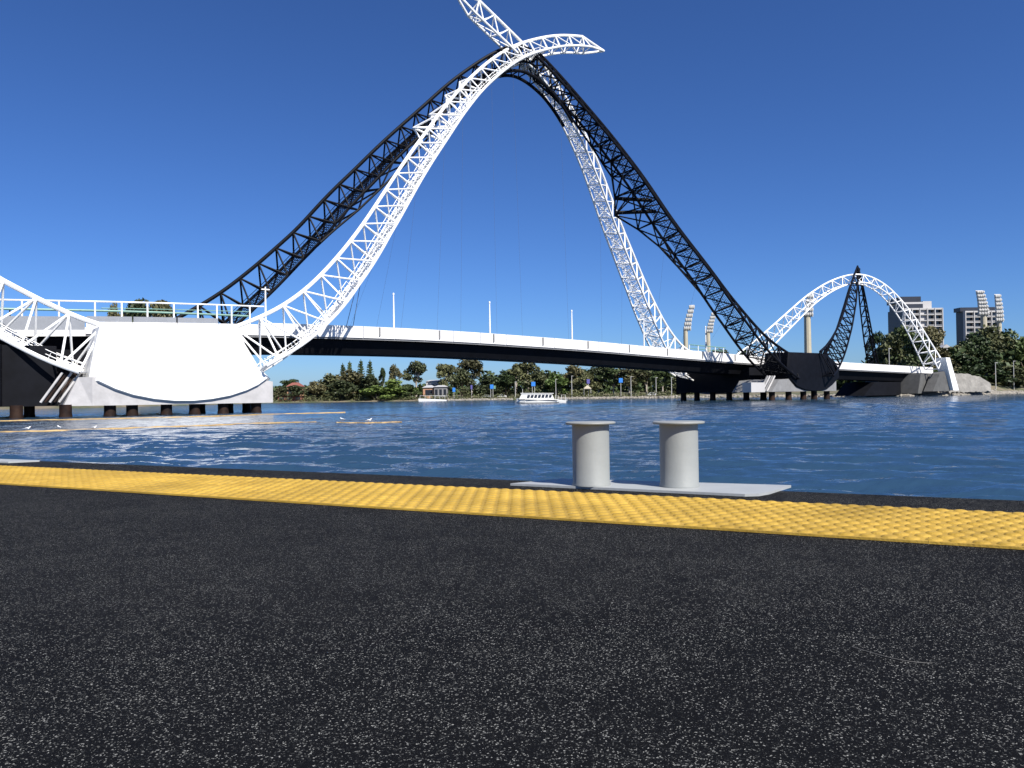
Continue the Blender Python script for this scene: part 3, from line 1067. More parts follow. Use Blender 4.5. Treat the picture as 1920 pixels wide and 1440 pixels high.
# ------------------------------------------------------------------ vegetation
def leaf_quads(centres, size, up_bias=.25):
    n = len(centres)
    nrm = nr.normal(size=(n, 3))
    nrm[:, 2] = np.abs(nrm[:, 2]) + up_bias
    nrm /= np.linalg.norm(nrm, axis=1)[:, None]
    a = np.cross(nrm, nr.normal(size=(n, 3)))
    a /= np.linalg.norm(a, axis=1)[:, None] + 1e-9
    b_ = np.cross(nrm, a)
    sz_ = size * (.65 + .8 * nr.random((n, 1)))
    a, b_ = a * sz_, b_ * sz_ * .6
    V_ = np.stack([centres - a, centres - b_ * 1.1, centres + a, centres + b_ * 1.1], 1).reshape(-1, 3)
    return V_


def mesh_quads(name, V_, mat):
    me = bpy.data.meshes.new(name)
    n = len(V_) // 4
    me.vertices.add(len(V_))
    me.vertices.foreach_set('co', V_.astype(np.float32).ravel())
    me.loops.add(n * 4)
    me.loops.foreach_set('vertex_index', np.arange(n * 4, dtype=np.int32))
    me.polygons.add(n)
    me.polygons.foreach_set('loop_start', np.arange(0, n * 4, 4, dtype=np.int32))
    me.update(calc_edges=True)
    me.materials.append(mat)
    return me


def lobes_points(lobes, per):
    out = []
    for (x, y, z, r_, h_) in lobes:
        k = int(per * r_ * r_ * 60)
        d = nr.normal(size=(k, 3))
        d /= np.linalg.norm(d, axis=1)[:, None]
        rad = nr.random((k, 1)) ** .33
        out.append(np.array([x, y, z]) + d * rad * np.array([r_, r_, h_]))
    return np.vstack(out)


def make_gum(seed):
    r_ = random.Random(seed)
    lob = []
    for k in range(11):
        a = r_.uniform(0, 6.28)
        q = r_.uniform(.08, .36)
        z = r_.uniform(.42, .88)
        q *= 1.15 - abs(z - .62) * 1.6
        s = r_.uniform(.11, .19)
        lob.append((cos(a) * q, sin(a) * q, z, s, s * .62))
    lob.append((0, 0, .86, .2, .12))
    P = lobes_points(lob, 120)
    tr = MB().tube([(0, 0, 0), (.012, 0, .25), (-.01, .01, .5), (0, 0, .75)], [.028, .022, .016, .006], 7)
    for l in lob[:8]:
        tr.tube([(0, 0, .30 + .1 * r_.random()), (l[0] * .55, l[1] * .55, l[2] - .12), (l[0], l[1], l[2])], [.014, .009, .004], 5)
    return P, tr


def make_bush(seed):
    r_ = random.Random(seed)
    lob = []
    for k in range(16):
        a = r_.uniform(0, 6.28)
        q = r_.uniform(.05, .40)
        z = r_.uniform(.12, .82) * (1.1 - q * 1.1)
        s = r_.uniform(.13, .21)
        lob.append((cos(a) * q, sin(a) * q, z, s, s * .8))
    lob.append((0, 0, .8, .18, .16))
    P = lobes_points(lob, 95)
    P = P[P[:, 2] > .01]
    tr = MB().tube([(0, 0, 0), (0, 0, .4)], [.03, .015], 6)
    for k in range(4):
        a = k * 1.6
        tr.tube([(0, 0, .05), (cos(a) * .2, sin(a) * .2, .45)], [.016, .006], 5)
    return P, tr


def make_pine(seed):
    r_ = random.Random(seed)
    P = []
    for k in range(13):
        z = .16 + k * .062
        w_ = .42 * (1 - (z - .1) / .92) + .03
        nb = 7
        for j in range(nb):
            a = j * 6.283 / nb + r_.random()
            for q in np.linspace(.1, 1, 9):
                for _ in range(3):
                    P.append((cos(a) * w_ * q + r_.gauss(0, .022), sin(a) * w_ * q + r_.gauss(0, .022), z + .03 * q + r_.gauss(0, .009)))
    for _ in range(40):
        P.append((r_.gauss(0, .015), r_.gauss(0, .015), r_.uniform(.9, 1.0)))
    return np.array(P), MB().tube([(0, 0, 0), (0, 0, .97)], [.022, .004], 7)


PROTO = {}
for kind, fn, mats_, size in (('gum', make_gum, ('leaf_gum', 'leaf_dark', 'leaf_brown', 'leaf_green'), .030), ('bush', make_bush, ('leaf_dark', 'leaf_gum', 'leaf_green', 'leaf_brown'), .036),
                              ('pine', make_pine, ('leaf_dark',), .024)):
    for s_ in range(3 if kind != 'pine' else 2):
        P, tr = fn(100 + s_ * 7 + len(kind))
        ctr = P
        Vq = leaf_quads(ctr, size)
        tme = bpy.data.meshes.new(kind + '_trunk')
        tme.from_pydata(tr.v, [], tr.f)
        tme.materials.append(M['pale_trunk'] if kind == 'gum' else M['trunk'])
        for mt in mats_:
            PROTO[(kind, s_, mt)] = (mesh_quads(kind + '_crown', Vq, M[mt]), tme)


def tree(px, ytop, wpx, off, kind, mt, label, group=None, ybase=None):
    y0 = float(np.interp(px, SH[:, 0], SH[:, 1])) + off
    x = at(px, y0)
    zb = ground_z(x, y0) - .15
    h = max(1.5, zz(px, ytop, y0) - zb) * (1.12 if kind == 'bush' else 1.03)
    w_ = wpx / FPX * y0 * (1.3 if kind == 'gum' else 1.28)
    name = {'gum': 'gum_tree', 'bush': 'bushy_tree', 'pine': 'norfolk_pine'}[kind]
    o = empty(name, (x, y0, zb), label, 'tree' if h > 4 else 'bush', group)
    var = rnd.randrange(3 if kind != 'pine' else 2)
    cm, tm = PROTO[(kind, var, mt)]
    o.scale = (w_, w_, h)
    o.rotation_euler = (0, 0, rnd.uniform(0, 6.28))
    for nm, me in (('crown', cm), ('trunk', tm)):
        c = bpy.data.objects.new(nm, me)
        COL.objects.link(c)
        c.parent = o
    return o


G1 = 'trees along the far left bank'
G2 = 'trees behind the shore under the deck'
G3 = 'trees around the right abutment'
tree(214, 567, 34, 30, 'gum', 'leaf_brown', 'round olive tree top seen over the left deck railing, nearer the rail end', G1)
tree(258, 564, 76, 34, 'gum', 'leaf_gum', 'broad tree top seen over the white railing above the saddle', G1)
tree(306, 564, 72, 38, 'gum', 'leaf_brown', 'broad olive tree top right of its twin above the saddle railing', G1)
tree(526, 727, 26, 14, 'bush', 'leaf_brown', 'low brown shrub at the right end of the left pier cap', G1)
tree(550, 711, 40, 60, 'gum', 'leaf_dark', 'dark umbrella shaped tree over the small red roofed house', G1)
tree(552, 724, 50, 12, 'bush', 'leaf_gum', 'low olive shrub in front of the small red roofed house', G1)
tree(590, 716, 40, 16, 'bush', 'leaf_brown', 'brown leafy tree at the left end of the wooded point', G1)
tree(618, 703, 56, 24, 'bush', 'leaf_gum', 'olive tree left of the pines on the wooded point', G1)
tree(655, 696, 70, 30, 'bush', 'leaf_brown', 'large brownish tree in front of the row of pines', G1)
tree(640, 716, 60, 10, 'bush', 'leaf_gum', 'rounded olive bush at the water edge of the wooded point', G1)
tree(692, 706, 70, 16, 'bush', 'leaf_gum', 'wide grey green tree at the middle of the wooded point', G1)
tree(705, 724, 60, 6, 'bush', 'leaf_green', 'bright green bush overhanging the water left of the brick house', G1)
tree(740, 713, 66, 14, 'bush', 'leaf_green', 'bright green spreading tree left of the brick house', G1)
tree(762, 722, 44, 10, 'bush', 'leaf_dark', 'dark shrub beside the left wall of the brick house', G1)
for px, y, lab in ((643, 683, 'norfolk pine leftmost of the four tall pines on the point'), (656, 679, 'norfolk pine second from the left on the point, closest to its left neighbour'),
                   (677, 676, 'tallest norfolk pine, third of the four on the point'), (694, 677, 'norfolk pine rightmost of the four tall pines on the point')):
    tree(px, y, 24, 55, 'pine', 'leaf_dark', lab, 'norfolk pines on the wooded point')
tree(718, 690, 16, 40, 'gum', 'leaf_dark', 'small dark tree just right of the rightmost pine', G1)
tree(738, 683, 26, 36, 'gum', 'leaf_brown', 'slim brown tree standing alone between pines and tall round gum', G1)
tree(780, 677, 48, 40, 'gum', 'leaf_gum', 'tall round gum tree standing alone against the sky above the house', G1)
tree(836, 683, 44, 30, 'gum', 'leaf_gum', 'gum tree over the right end of the white roof', G2)
tree(866, 694, 46, 22, 'bush', 'leaf_gum', 'rounded olive tree just right of the brick house', G2)
tree(884, 674, 60, 34, 'gum', 'leaf_brown', 'tall spreading gum tree with brownish top behind the blue signs', G2)
tree(915, 708, 50, 22, 'bush', 'leaf_gum', 'olive tree behind the paired blue and green sign', G2)
tree(948, 696, 50, 26, 'bush', 'leaf_dark', 'dark tree left of the ferry cabin top', G2)
tree(968, 688, 40, 44, 'gum', 'leaf_dark', 'thin dark gum tree against the sky left of the ferry', G2)
tree(990, 677, 60, 30, 'gum', 'leaf_gum', 'tall gum tree standing behind the ferry', G2)
tree(1010, 700, 52, 20, 'bush', 'leaf_gum', 'olive bushy tree behind the ferry stern windows', G2)
tree(1043, 702, 50, 14, 'bush', 'leaf_green', 'bright green weeping tree right of the ferry', G2)
tree(1075, 684, 56, 28, 'gum', 'leaf_brown', 'brown gum tree right of the bright weeping tree', G2)
tree(1098, 700, 46, 20, 'bush', 'leaf_gum', 'olive tree behind the cream shade tent', G2)
tree(1122, 684, 56, 30, 'gum', 'leaf_gum', 'gum tree touching the deck underside left of the right blue sign', G2)
tree(1150, 690, 50, 26, 'gum', 'leaf_dark', 'dark gum tree behind the rightmost blue sign', G2)
tree(1180, 690, 56, 22, 'gum', 'leaf_brown', 'brown gum tree with pale trunk right of the rightmost blue sign', G2)
tree(1212, 692, 56, 26, 'gum', 'leaf_gum', 'gum tree with bare lower trunk near the dark right pier wall', G2)
tree(1242, 694, 50, 20, 'gum', 'leaf_dark', 'dark gum tree just left of the dark right pier wall', G2)
tree(1275, 706, 46, 26, 'bush', 'leaf_gum', 'olive bush at the corner of the dark right pier wall', G2)
tree(1350, 655, 70, 130, 'gum', 'leaf_brown', 'brown tree top seen above the deck through the black rib', G3)
tree(1395, 660, 60, 110, 'bush', 'leaf_dark', 'dark bushy tree above the deck left of the black saddle', G3)
tree(1648, 622, 44, 60, 'gum', 'leaf_dark', 'dark tree behind the black side arch leg', G3)
tree(1672, 630, 60, 50, 'bush', 'leaf_gum', 'olive tree below the left white tower', G3)
tree(1694, 612, 66, 60, 'gum', 'leaf_dark', 'tall dark tree in front of the left white tower', G3)
tree(1722, 634, 66, 40, 'bush', 'leaf_dark', 'dark bushy tree under the white side arch', G3)
tree(1745, 612, 52, 66, 'gum', 'leaf_brown', 'brown tree in front of the right half of the left tower', G3)
tree(1760, 655, 56, 40, 'bush', 'leaf_brown', 'reddish brown tree right of the white side arch foot', G3)
tree(1792, 652, 60, 60, 'bush', 'leaf_gum', 'olive tree in the gap between the two towers', G3)
tree(1806, 668, 70, 30, 'bush', 'leaf_dark', 'dark bushy tree above the pale abutment bank', G3)
tree(1828, 628, 70, 60, 'bush', 'leaf_dark', 'large dark tree left below the grid fronted tower', G3)
tree(1858, 614, 80, 70, 'bush', 'leaf_gum', 'tallest olive tree directly below the grid fronted tower', G3)
tree(1893, 622, 70, 60, 'bush', 'leaf_dark', 'large dark tree at the right edge of the picture', G3)
tree(1925, 636, 70, 50, 'bush', 'leaf_green', 'green tree cut off by the right edge', G3)
tree(1850, 676, 80, 34, 'bush', 'leaf_dark', 'broad dark shrub above the right rock bank', G3)
tree(1892, 690, 70, 22, 'bush', 'leaf_gum', 'low olive shrub on the right rock bank', G3)
tree(1960, 640, 90, 60, 'bush', 'leaf_dark', 'dark tree behind the shrubs, mostly cut off at the right edge', G3)

# far woods that read as one mass
Pw = []
for px in np.arange(-900, 2900, 9.0):
    y0 = float(np.interp(px, SH[:, 0], SH[:, 1])) + rnd.uniform(50, 110)
    if 700 < px < 830:
        hmax = 6
    elif 900 < px < 1290 or px > 1640:
        hmax = 13
    elif px < 560:
        hmax = 6
    else:
        hmax = 7
    x = at(px, y0)
    zb = ground_z(x, y0)
    k = 150
    c = nr.normal(size=(k, 3)) * np.array([2.6, 4.0, 1]) * .8
    c[:, 2] = nr.random(k) ** .8 * hmax * rnd.uniform(.55, 1.05)
    Pw.append(c + np.array([x, y0, zb]))
Pw = np.vstack(Pw)
wo = bpy.data.objects.new('far_woods', mesh_quads('far_woods', leaf_quads(Pw, 1.1), M['leaf_dark']))
COL.objects.link(wo)
tag(wo, 'dark far woods behind the trees of the bank', 'woods', kind='stuff')
# shrubs and reeds along the waterline
Ps = []
for px in np.arange(505, 1262, 1.3):
    y0 = float(np.interp(px, SH[:, 0], SH[:, 1])) + rnd.uniform(2.5, 13)
    if rnd.random() < .35:
        continue
    x = at(px, y0)
    k = 16
    c = nr.normal(size=(k, 3)) * np.array([.8, .8, 1])
    c[:, 2] = nr.random(k) * rnd.uniform(.6, 2.6)
    Ps.append(c + np.array([x, y0, ground_z(x, y0)]))
us = bpy.data.objects.new('bank_undergrowth', mesh_quads('bank_undergrowth', leaf_quads(np.vstack(Ps), .32), M['leaf_gum']))
COL.objects.link(us)
tag(us, 'low undergrowth along the waterline of the far bank', 'undergrowth', kind='stuff')


# rock revetments
def rocks(name, spans, n, label):
    mb = MB()
    ico = [(0, 0, 1), (.89, 0, .45), (.28, .85, .45), (-.72, .53, .45), (-.72, -.53, .45), (.28, -.85, .45), (.72, .53, -.45), (-.28, .85, -.45), (-.89, 0, -.45), (-.28, -.85, -.45), (.72, -.53, -.45), (0, 0, -1)]
    fc = [(0, 1, 2), (0, 2, 3), (0, 3, 4), (0, 4, 5), (0, 5, 1), (1, 6, 2), (2, 7, 3), (3, 8, 4), (4, 9, 5), (5, 10, 1), (6, 7, 2), (7, 8, 3), (8, 9, 4), (9, 10, 5), (10, 6, 1), (11, 7, 6), (11, 8, 7), (11, 9, 8), (11, 10, 9), (11, 6, 10)]
    for _ in range(n):
        a, b_, hi = rnd.choice(spans)
        px = rnd.uniform(a, b_)
        o_ = rnd.uniform(-.8, 7) * hi
        y0 = float(np.interp(px, SH[:, 0], SH[:, 1])) + o_
        x = at(px, y0)
        s_ = rnd.uniform(.25, .75)
        ax = [(rnd.uniform(.7, 1.3) * s_, rnd.uniform(.7, 1.3) * s_, rnd.uniform(.5, .9) * s_)][0]
        th = rnd.uniform(0, 6.28)
        c = np.array([x, y0, ground_z(x, y0) + s_ * .1])
        vv = []
        for p in ico:
            k = rnd.uniform(.8, 1.2)
            X_, Y_, Z_ = p[0] * ax[0] * k, p[1] * ax[1] * k, p[2] * ax[2] * k
            vv.append(c + np.array([X_ * cos(th) - Y_ * sin(th), X_ * sin(th) + Y_ * cos(th), Z_]))
        mb.add(vv, fc)
    o = mb.build(name, M['rock'])
    return tag(o, label, 'rocks', kind='stuff')


rocks('seawall_rocks', [(1046, 1262, .7), (1046, 1262, .7), (840, 960, .4), (1262, 1560, .8)], 1500, 'pale rock seawall along the far shore under the bridge')
rocks('abutment_rocks', [(1560, 1720, .8), (1700, 1930, 1.0), (1740, 1870, 1.4), (1700, 1930, 1.0)], 1700, 'rock armour along the shore around the right abutment')

# pale armoured end wall right of the abutment plinth
nx, ny = 26, 8
V = []
for j in range(ny):
    for i in range(nx):
        u_, v_ = i / (nx - 1), j / (ny - 1)
        px = 1778 + 80 * u_
        hgt = np.interp(u_, [0, .12, .45, .8, 1.0], [5.6, 6.0, 5.9, 4.6, 2.6])
        y0 = 250.5 + 12 * u_ + v_ * 3.2
        V.append((at(px, y0), y0, 1.0 + hgt * v_ ** .7 + nr.normal() * .16))
ew = grid_mesh('abutment_bank', np.array(V), ny, nx, material('pale_shotcrete', (.21, .20, .18), .9, .25, .5, bump=.4, bscale=1.5), smooth=False)
mod = ew.modifiers.new('solid', 'SOLIDIFY')
mod.thickness = 1.5
mod.offset = -1
tag(ew, 'pale lumpy retaining bank right of the white arch foot', 'retaining wall')

# ------------------------------------------------------------------ buildings
def tower(name, px0, px1, d, depth, ytop, label, floors, bays, crown):
    """White rendered slab block, sunlit front towards the river, dark left flank; every bay a window part."""
    x0, x1 = at(px0, d), at(px1, d)
    zb = ground_z((x0 + x1) / 2, d)
    z1 = zz((px0 + px1) / 2, ytop, d)
    o = empty(name, ((x0 + x1) / 2, d + depth / 2, zb), label, 'apartment tower')
    wdt = x1 - x0
    MB().box(((x0 + x1) / 2, d + depth / 2 + .6, (zb + z1) / 2), (wdt, depth - 1.2, z1 - zb)).build('core', M['darkclad_and_shade'], o)
    fh = 3.15
    nfl = int((z1 - zb) / fh)
    # balcony slabs and piers stand proud of the dark glazed core
    for k in range(min(nfl, floors)):
        z = z1 - k * fh
        MB().box(((x0 + x1) / 2, d - .1, z - .35), (wdt + .1, 2.2, .42 if k else .9)).build('floor_slab', M['render'], o)
    edges = np.linspace(x0, x1, len(bays) + 1)
    for i, e in enumerate(edges):
        MB().box((e, d - .2, (zb + z1) / 2), (.45, 2.5, z1 - zb - .05)).build('pier', M['render'], o)
    for k in range(min(nfl, floors)):
        z = z1 - k * fh - .7
        for i, bt in enumerate(bays):
            cx = (edges[i] + edges[i + 1]) / 2
            bw = edges[i + 1] - edges[i] - .45
            if bt == 'w':
                MB().box((cx, d + .15, z - fh / 2 + .35), (bw, .4, fh - .7)).build('wall_panel', M['render'], o)
            else:
                MB().box((cx, d + .75, z - fh / 2 + .35), (bw - .3, .2, fh - .8)).build('window', M['glass'], o)
                MB().box((cx, d - 1.05, z - fh + 1.05), (bw, .12, .34)).build('balcony_rail', M['render'] if (i + k) % 3 else M['mesh'], o)
    for bx in crown:
        a, b_, h0, h1, mt = bx
        MB().box((x0 + wdt * (a + b_) / 2, d + depth / 2 + .4, z1 + (h0 + h1) / 2), (wdt * (b_ - a), depth - 2.0, h1 - h0)).build('roof_box', M[mt], o)
    return o


tower('apartment_tower', 1697, 1768, 430, 18, 578, 'white apartment tower with stepped roof and dark crown behind the white side arch', 15, ['g', 'g', 'w', 'g', 'g'],
      [(.03, .55, 0.02, 2.6, 'darkclad_and_shade'), (.03, .55, 2.6, 3.6, 'render'), (-.04, .5, 3.6, 6.6, 'darkclad_and_shade'), (.55, .78, 0.02, 4.0, 'render')])
tower('apartment_tower', 1811, 1876, 470, 9, 583, 'white grid fronted apartment tower behind the two stadium light masts', 14, ['g', 'g', 'g', 'g'],
      [(-.08, .93, .02, 2.4, 'darkclad_and_shade')])
# small white house in the gap
hs_ = empty('white_house', (at(1776, 330), 332, ground_z(at(1776, 330), 332)), 'small white house in the gap between towers and trees', 'house')
zg = ground_z(at(1776, 330), 332)
zr = zz(1776, 652, 330)
MB().box((at(1776, 330), 332, (zg + zr) / 2), (3.4, 4, zr - zg)).build('wall', M['render'], hs_)
MB().box((at(1776, 330), 329.9, zr - 2.0), (1.0, .2, 1.2)).build('window', M['glass'], hs_)
MB().prism([(at(1776, 330) - 2.0, 329.7, zr), (at(1776, 330) + 2.0, 329.7, zr), (at(1776, 330), 329.7, zr + 1.4)], (0, 4.6, 0)).build('roof', M['roofwhite'], hs_)


def house(px0, px1, off, yroof, label, wallm, roofm, nwin, ridge=1.6, name='house'):
    d = float(np.interp((px0 + px1) / 2, SH[:, 0], SH[:, 1])) + off
    x0, x1 = at(px0, d), at(px1, d)
    zb = ground_z((x0 + x1) / 2, d)
    z1 = zz((px0 + px1) / 2, yroof, d)
    zw = max(zb + 2.2, z1 - ridge)
    o = empty(name, ((x0 + x1) / 2, d + 4, zb), label, 'house')
    MB().box(((x0 + x1) / 2, d + 4, (zb + zw) / 2), (x1 - x0, 8, zw - zb)).build('wall', M[wallm], o)
    xm, e = (x0 + x1) / 2, .5
    A_ = [(x0 - e, d - e, zw + .02), (x1 + e, d - e, zw + .02), (x1 + e, d + 8 + e, zw + .02), (x0 - e, d + 8 + e, zw + .02), (x0 + 1.5, d + 4, z1), (x1 - 1.5, d + 4, z1)]
    MB().add(A_, [(0, 1, 5, 4), (1, 2, 5), (2, 3, 4, 5), (3, 0, 4), (3, 2, 1, 0)]).build('roof', M[roofm], o)
    for k in range(nwin):
        cx = x0 + (k + .5) * (x1 - x0) / nwin
        MB().box((cx, d - .02, zb + (zw - zb) * .55), ((x1 - x0) / nwin * .6, .16, (zw - zb) * .5)).build('window', M['glass'], o)
    return o


house(793, 814, 16, 722, 'terracotta brick house end beside the verandah', 'brick', 'roofwhite', 1, 1.2, 'brick_house')
house(814, 838, 15, 722, 'pale grey verandah building with dark windows right of the brick house', 'slab', 'roofwhite', 3, .9, 'verandah_house')
house(799, 832, 34, 712, 'long white flat roofed building above the brick house', 'render', 'roofwhite', 4, .8, 'white_house')
house(538, 562, 40, 717, 'small pink walled house with red roof at the left end of the bank', 'brick', 'redroof', 2, 2.0, 'red_house')
house(520, 566, 8, 748, 'low long red roofed boatshed at the waterline by the left pier', 'redroof', 'redroof', 3, .5, 'boatshed')


# ------------------------------------------------------------------ stadium light masts
def mast(px, ybase, ytop, ypole, d, wpx, lean, label, polew=None, rows=6):
    x = at(px, d)
    zb = ground_z(x, d)
    z1, zp = zz(px, ytop, d), zz(px, ypole, d)
    w_ = wpx / FPX * d
    o = empty('stadium_light_mast', (x, d, zb), label, 'light mast', 'stadium light masts beyond the bridge')
    pr = (polew or wpx * .42) / FPX * d / 2
    MB().tube([(x, d, zb), (x, d, (zb + zp) / 2), (x, d, zp + 1)], [pr * 1.1, pr, pr * .9], 10).build('pole', M['cream'], o, smooth=True)
    H = z1 - zp
    fr = MB()

    def c(q):
        return np.array([x + lean * w_ * (.25 + .9 * q ** 1.6), d - 1.5 - 2.0 * q, zp + H * q])
    fr.tube([(x, d, zp - .5), (x, d, zp + .8), tuple(c(0) + np.array([0, .6, 0]))], .3, 6)
    for sx in (-.5, .5):
        fr.tube([c(q) + np.array([sx * w_ * (1 - .35 * q), 0.6, 0]) for q in np.linspace(-.06, 1, 8)], .22, 6)
    fr.tube([c(q) + np.array([0, 1.6, 0]) for q in np.linspace(-.12, 1, 8)], .28, 6)
    for k in range(rows + 1):
        q = k / rows
        fr.tube([c(q) + np.array([-.5 * w_ * (1 - .35 * q), .6, 0]), c(q) + np.array([.5 * w_ * (1 - .35 * q), .6, 0])], .18, 6)
        fr.tube([c(q) + np.array([0, 1.6, 0]), c(q) + np.array([.5 * w_ * (1 - .35 * q), .6, 0])], .14, 5)
    fr.build('head_frame', M['lamp'], o)
    for k in range(rows):
        q = (k + .5) / rows
        MB().box(c(q) + np.array([0, .42, 0]), (w_ * 1.02 * (1 - .35 * q), .12, H / rows * .8)).build('lamp_board', M['lamp'], o)
        for j in range(4):
            xx = (j - 1.5) / 4 * w_ * (1 - .35 * q)
            MB().lathe(c(q) + np.array([xx, -.1, -.5 * H / rows * .5]), [(w_ * .10, 0), (w_ * .135, H / rows * .3), (w_ * .12, H / rows * .62), (w_ * .04, H / rows * .74)], 8).build('lamp', M['lamp'], o)
    return o


mast(1287, 655, 573, 620, 600, 14.5, .7, 'cream stadium light mast left of its pair, between far white rib and black rib', 9)
mast(1329, 655, 587, 624, 640, 13, .7, 'cream stadium light mast partly behind the black rib', 9)
mast(1847, 640, 546, 592, 440, 21, -.55, 'taller white stadium light mast in front of the grid fronted tower', 12, 7)
mast(1876, 640, 553, 604, 446, 16, -.5, 'slim white stadium light mast at the right side of the grid fronted tower', 9, 7)
mast(1516, 660, 553, 594, 420, 18, .1, 'thick cream stadium light mast behind the white side arch', 13, 5)

# ------------------------------------------------------------------ boats
fd = 194.0
fx0, fx1 = at(968, fd), at(1046, fd)
fy = fd
ferry = empty('ferry_boat', ((fx0 + fx1) / 2, fy, 0), 'small white river ferry with a row of dark cabin windows', 'ferry')
Lf = fx1 - fx0
hull = MB()
st = []
for q, hb, zt_, zk in ((0, .05, 1.25, .25), (.08, .7, 1.2, .0), (.2, 1.25, 1.1, -.25), (.5, 1.5, .95, -.35), (.85, 1.45, .9, -.3), (1.0, 1.35, .9, -.15)):
    x = fx0 + q * Lf
    st.append([(x, fy - hb, zt_), (x, fy - hb * .92, .25 + zk * .3), (x, fy, zk), (x, fy + hb * .92, .25 + zk * .3), (x, fy + hb, zt_)])
v = [p for r_ in st for p in r_]
f = []
for i in range(len(st) - 1):
    for k in range(4):
        f.append((i * 5 + k, i * 5 + k + 1, i * 5 + 6 + k, i * 5 + 5 + k))
    f.append((i * 5 + 4, i * 5, i * 5 + 5, i * 5 + 9))
f.append((0, 4, 3, 2, 1))
f.append(tuple(range(25, 30)))
hull.add(v, f).build('hull', M['boatwhite'], ferry)
MB().tube([(fx0 + .3, fy - .55, .95), (fx0 + .25 * Lf, fy - 1.40, .82), (fx1 - .2, fy - 1.50, .62)], .07, 6).build('rubbing_strake', M['tyre'], ferry)
cab = MB()
ca_, cb_ = fx0 + .06 * Lf, fx0 + .90 * Lf
cab.add([(ca_, fy - 1.0, 1.0), (cb_, fy - 1.25, .9), (cb_, fy + 1.25, .9), (ca_, fy + 1.0, 1.0), (ca_ + .7, fy - .95, 2.35), (cb_ - .5, fy - 1.12, 2.2), (cb_ - .5, fy + 1.12, 2.2), (ca_ + .7, fy + .95, 2.35)],
        [(0, 1, 5, 4), (1, 2, 6, 5), (2, 3, 7, 6), (3, 0, 4, 7), (4, 5, 6, 7), (3, 2, 1, 0)]).build('cabin', M['boatwhite'], ferry)
cab2 = MB().prism([(ca_ + .4, fy - 1.1, 2.36), (cb_ - .1, fy - 1.25, 2.24), (cb_ - .1, fy + 1.25, 2.24), (ca_ + .4, fy + 1.1, 2.36)], (0, 0, .14))
cab2.build('roof', M['boatwhite'], ferry)
for k in range(7):
    x = ca_ + 1.9 + k * .87
    MB().add([(x, fy - 1.17 - .012 * k, 1.30), (x + .62, fy - 1.18 - .012 * k, 1.30), (x + .82, fy - 1.12 - .012 * k, 2.02), (x + .2, fy - 1.11 - .012 * k, 2.02),
              (x, fy - 1.0, 1.30), (x + .62, fy - 1.0, 1.30), (x + .82, fy - .95, 2.02), (x + .2, fy - .95, 2.02)],
             [(0, 1, 2, 3), (4, 7, 6, 5), (0, 4, 5, 1), (1, 5, 6, 2), (2, 6, 7, 3), (3, 7, 4, 0)]).build('window', M['glass'], ferry)
MB().tube([(ca_ + .9, fy, 2.5), (ca_ + .9, fy, 3.4)], .04, 5).build('mast', M['boatwhite'], ferry)
MB().tube([(fx1 - .7, fy - 1.3, .9), (fx1 - .7, fy - 1.3, 1.8), (fx1 - .05, fy - 1.25, 1.8), (fx1 - .05, fy - 1.25, .9)], .04, 5).build('stern_rail', M['boatwhite'], ferry)

sd = 195.0
sx = at(1054, sd)
skf = empty('dinghy', (sx, sd, 0), 'small white dinghy with grey outboard at the ferry stern', 'dinghy')
MB().add([(sx - .9, sd - .5, .65), (sx + .9, sd - .5, .6), (sx + .9, sd + .5, .6), (sx - .9, sd + .5, .65), (sx - 1.3, sd, .8), (sx - .8, sd - .3, -.1), (sx + .9, sd - .35, -.1), (sx + .9, sd + .35, -.1), (sx - .8, sd + .3, -.1)],
         [(0, 5, 6, 1), (1, 6, 7, 2), (2, 7, 8, 3), (0, 4, 5), (4, 3, 8), (4, 8, 5), (5, 8, 7, 6), (0, 1, 2, 3, 4)]).build('hull', M['boatwhite'], skf)
MB().box((sx + 1.05, sd, .75), (.3, .35, .7)).build('outboard_motor', M['gullgrey'], skf)
MB().tube([(sx - .2, sd - .45, .6), (sx - .2, sd - .45, 1.9), (sx + .7, sd - .45, 1.9), (sx + .7, sd - .45, .6)], .05, 5).build('frame', M['boatwhite'], skf)

pd_ = 340.0
px0_, px1_ = at(785, pd_), at(836, pd_)
pon = empty('pontoon', ((px0_ + px1_) / 2, pd_, 0), 'low white landing pontoon at the shore before the brick house', 'pontoon')
MB().prism([(px0_, pd_, -.2), (px1_, pd_, -.2), (px1_ + .3, pd_, .35), (px1_ - 1, pd_, .55), (px0_ - .2, pd_, 1.1)], (0, 4, 0)).build('hull', M['boatwhite'], pon)
for k in range(6):
    x = px0_ + .5 + k * (px1_ - px0_ - 1) / 5
    MB().tube([(x, pd_ + .1, .7), (x, pd_ + .1, 2.3)], .05, 5).build('post', M['boatwhite'], pon)
MB().tube([(px0_ + .4, pd_ + .1, 2.3), (px1_ - .4, pd_ + .1, 2.2)], .05, 5).build('rail', M['boatwhite'], pon)

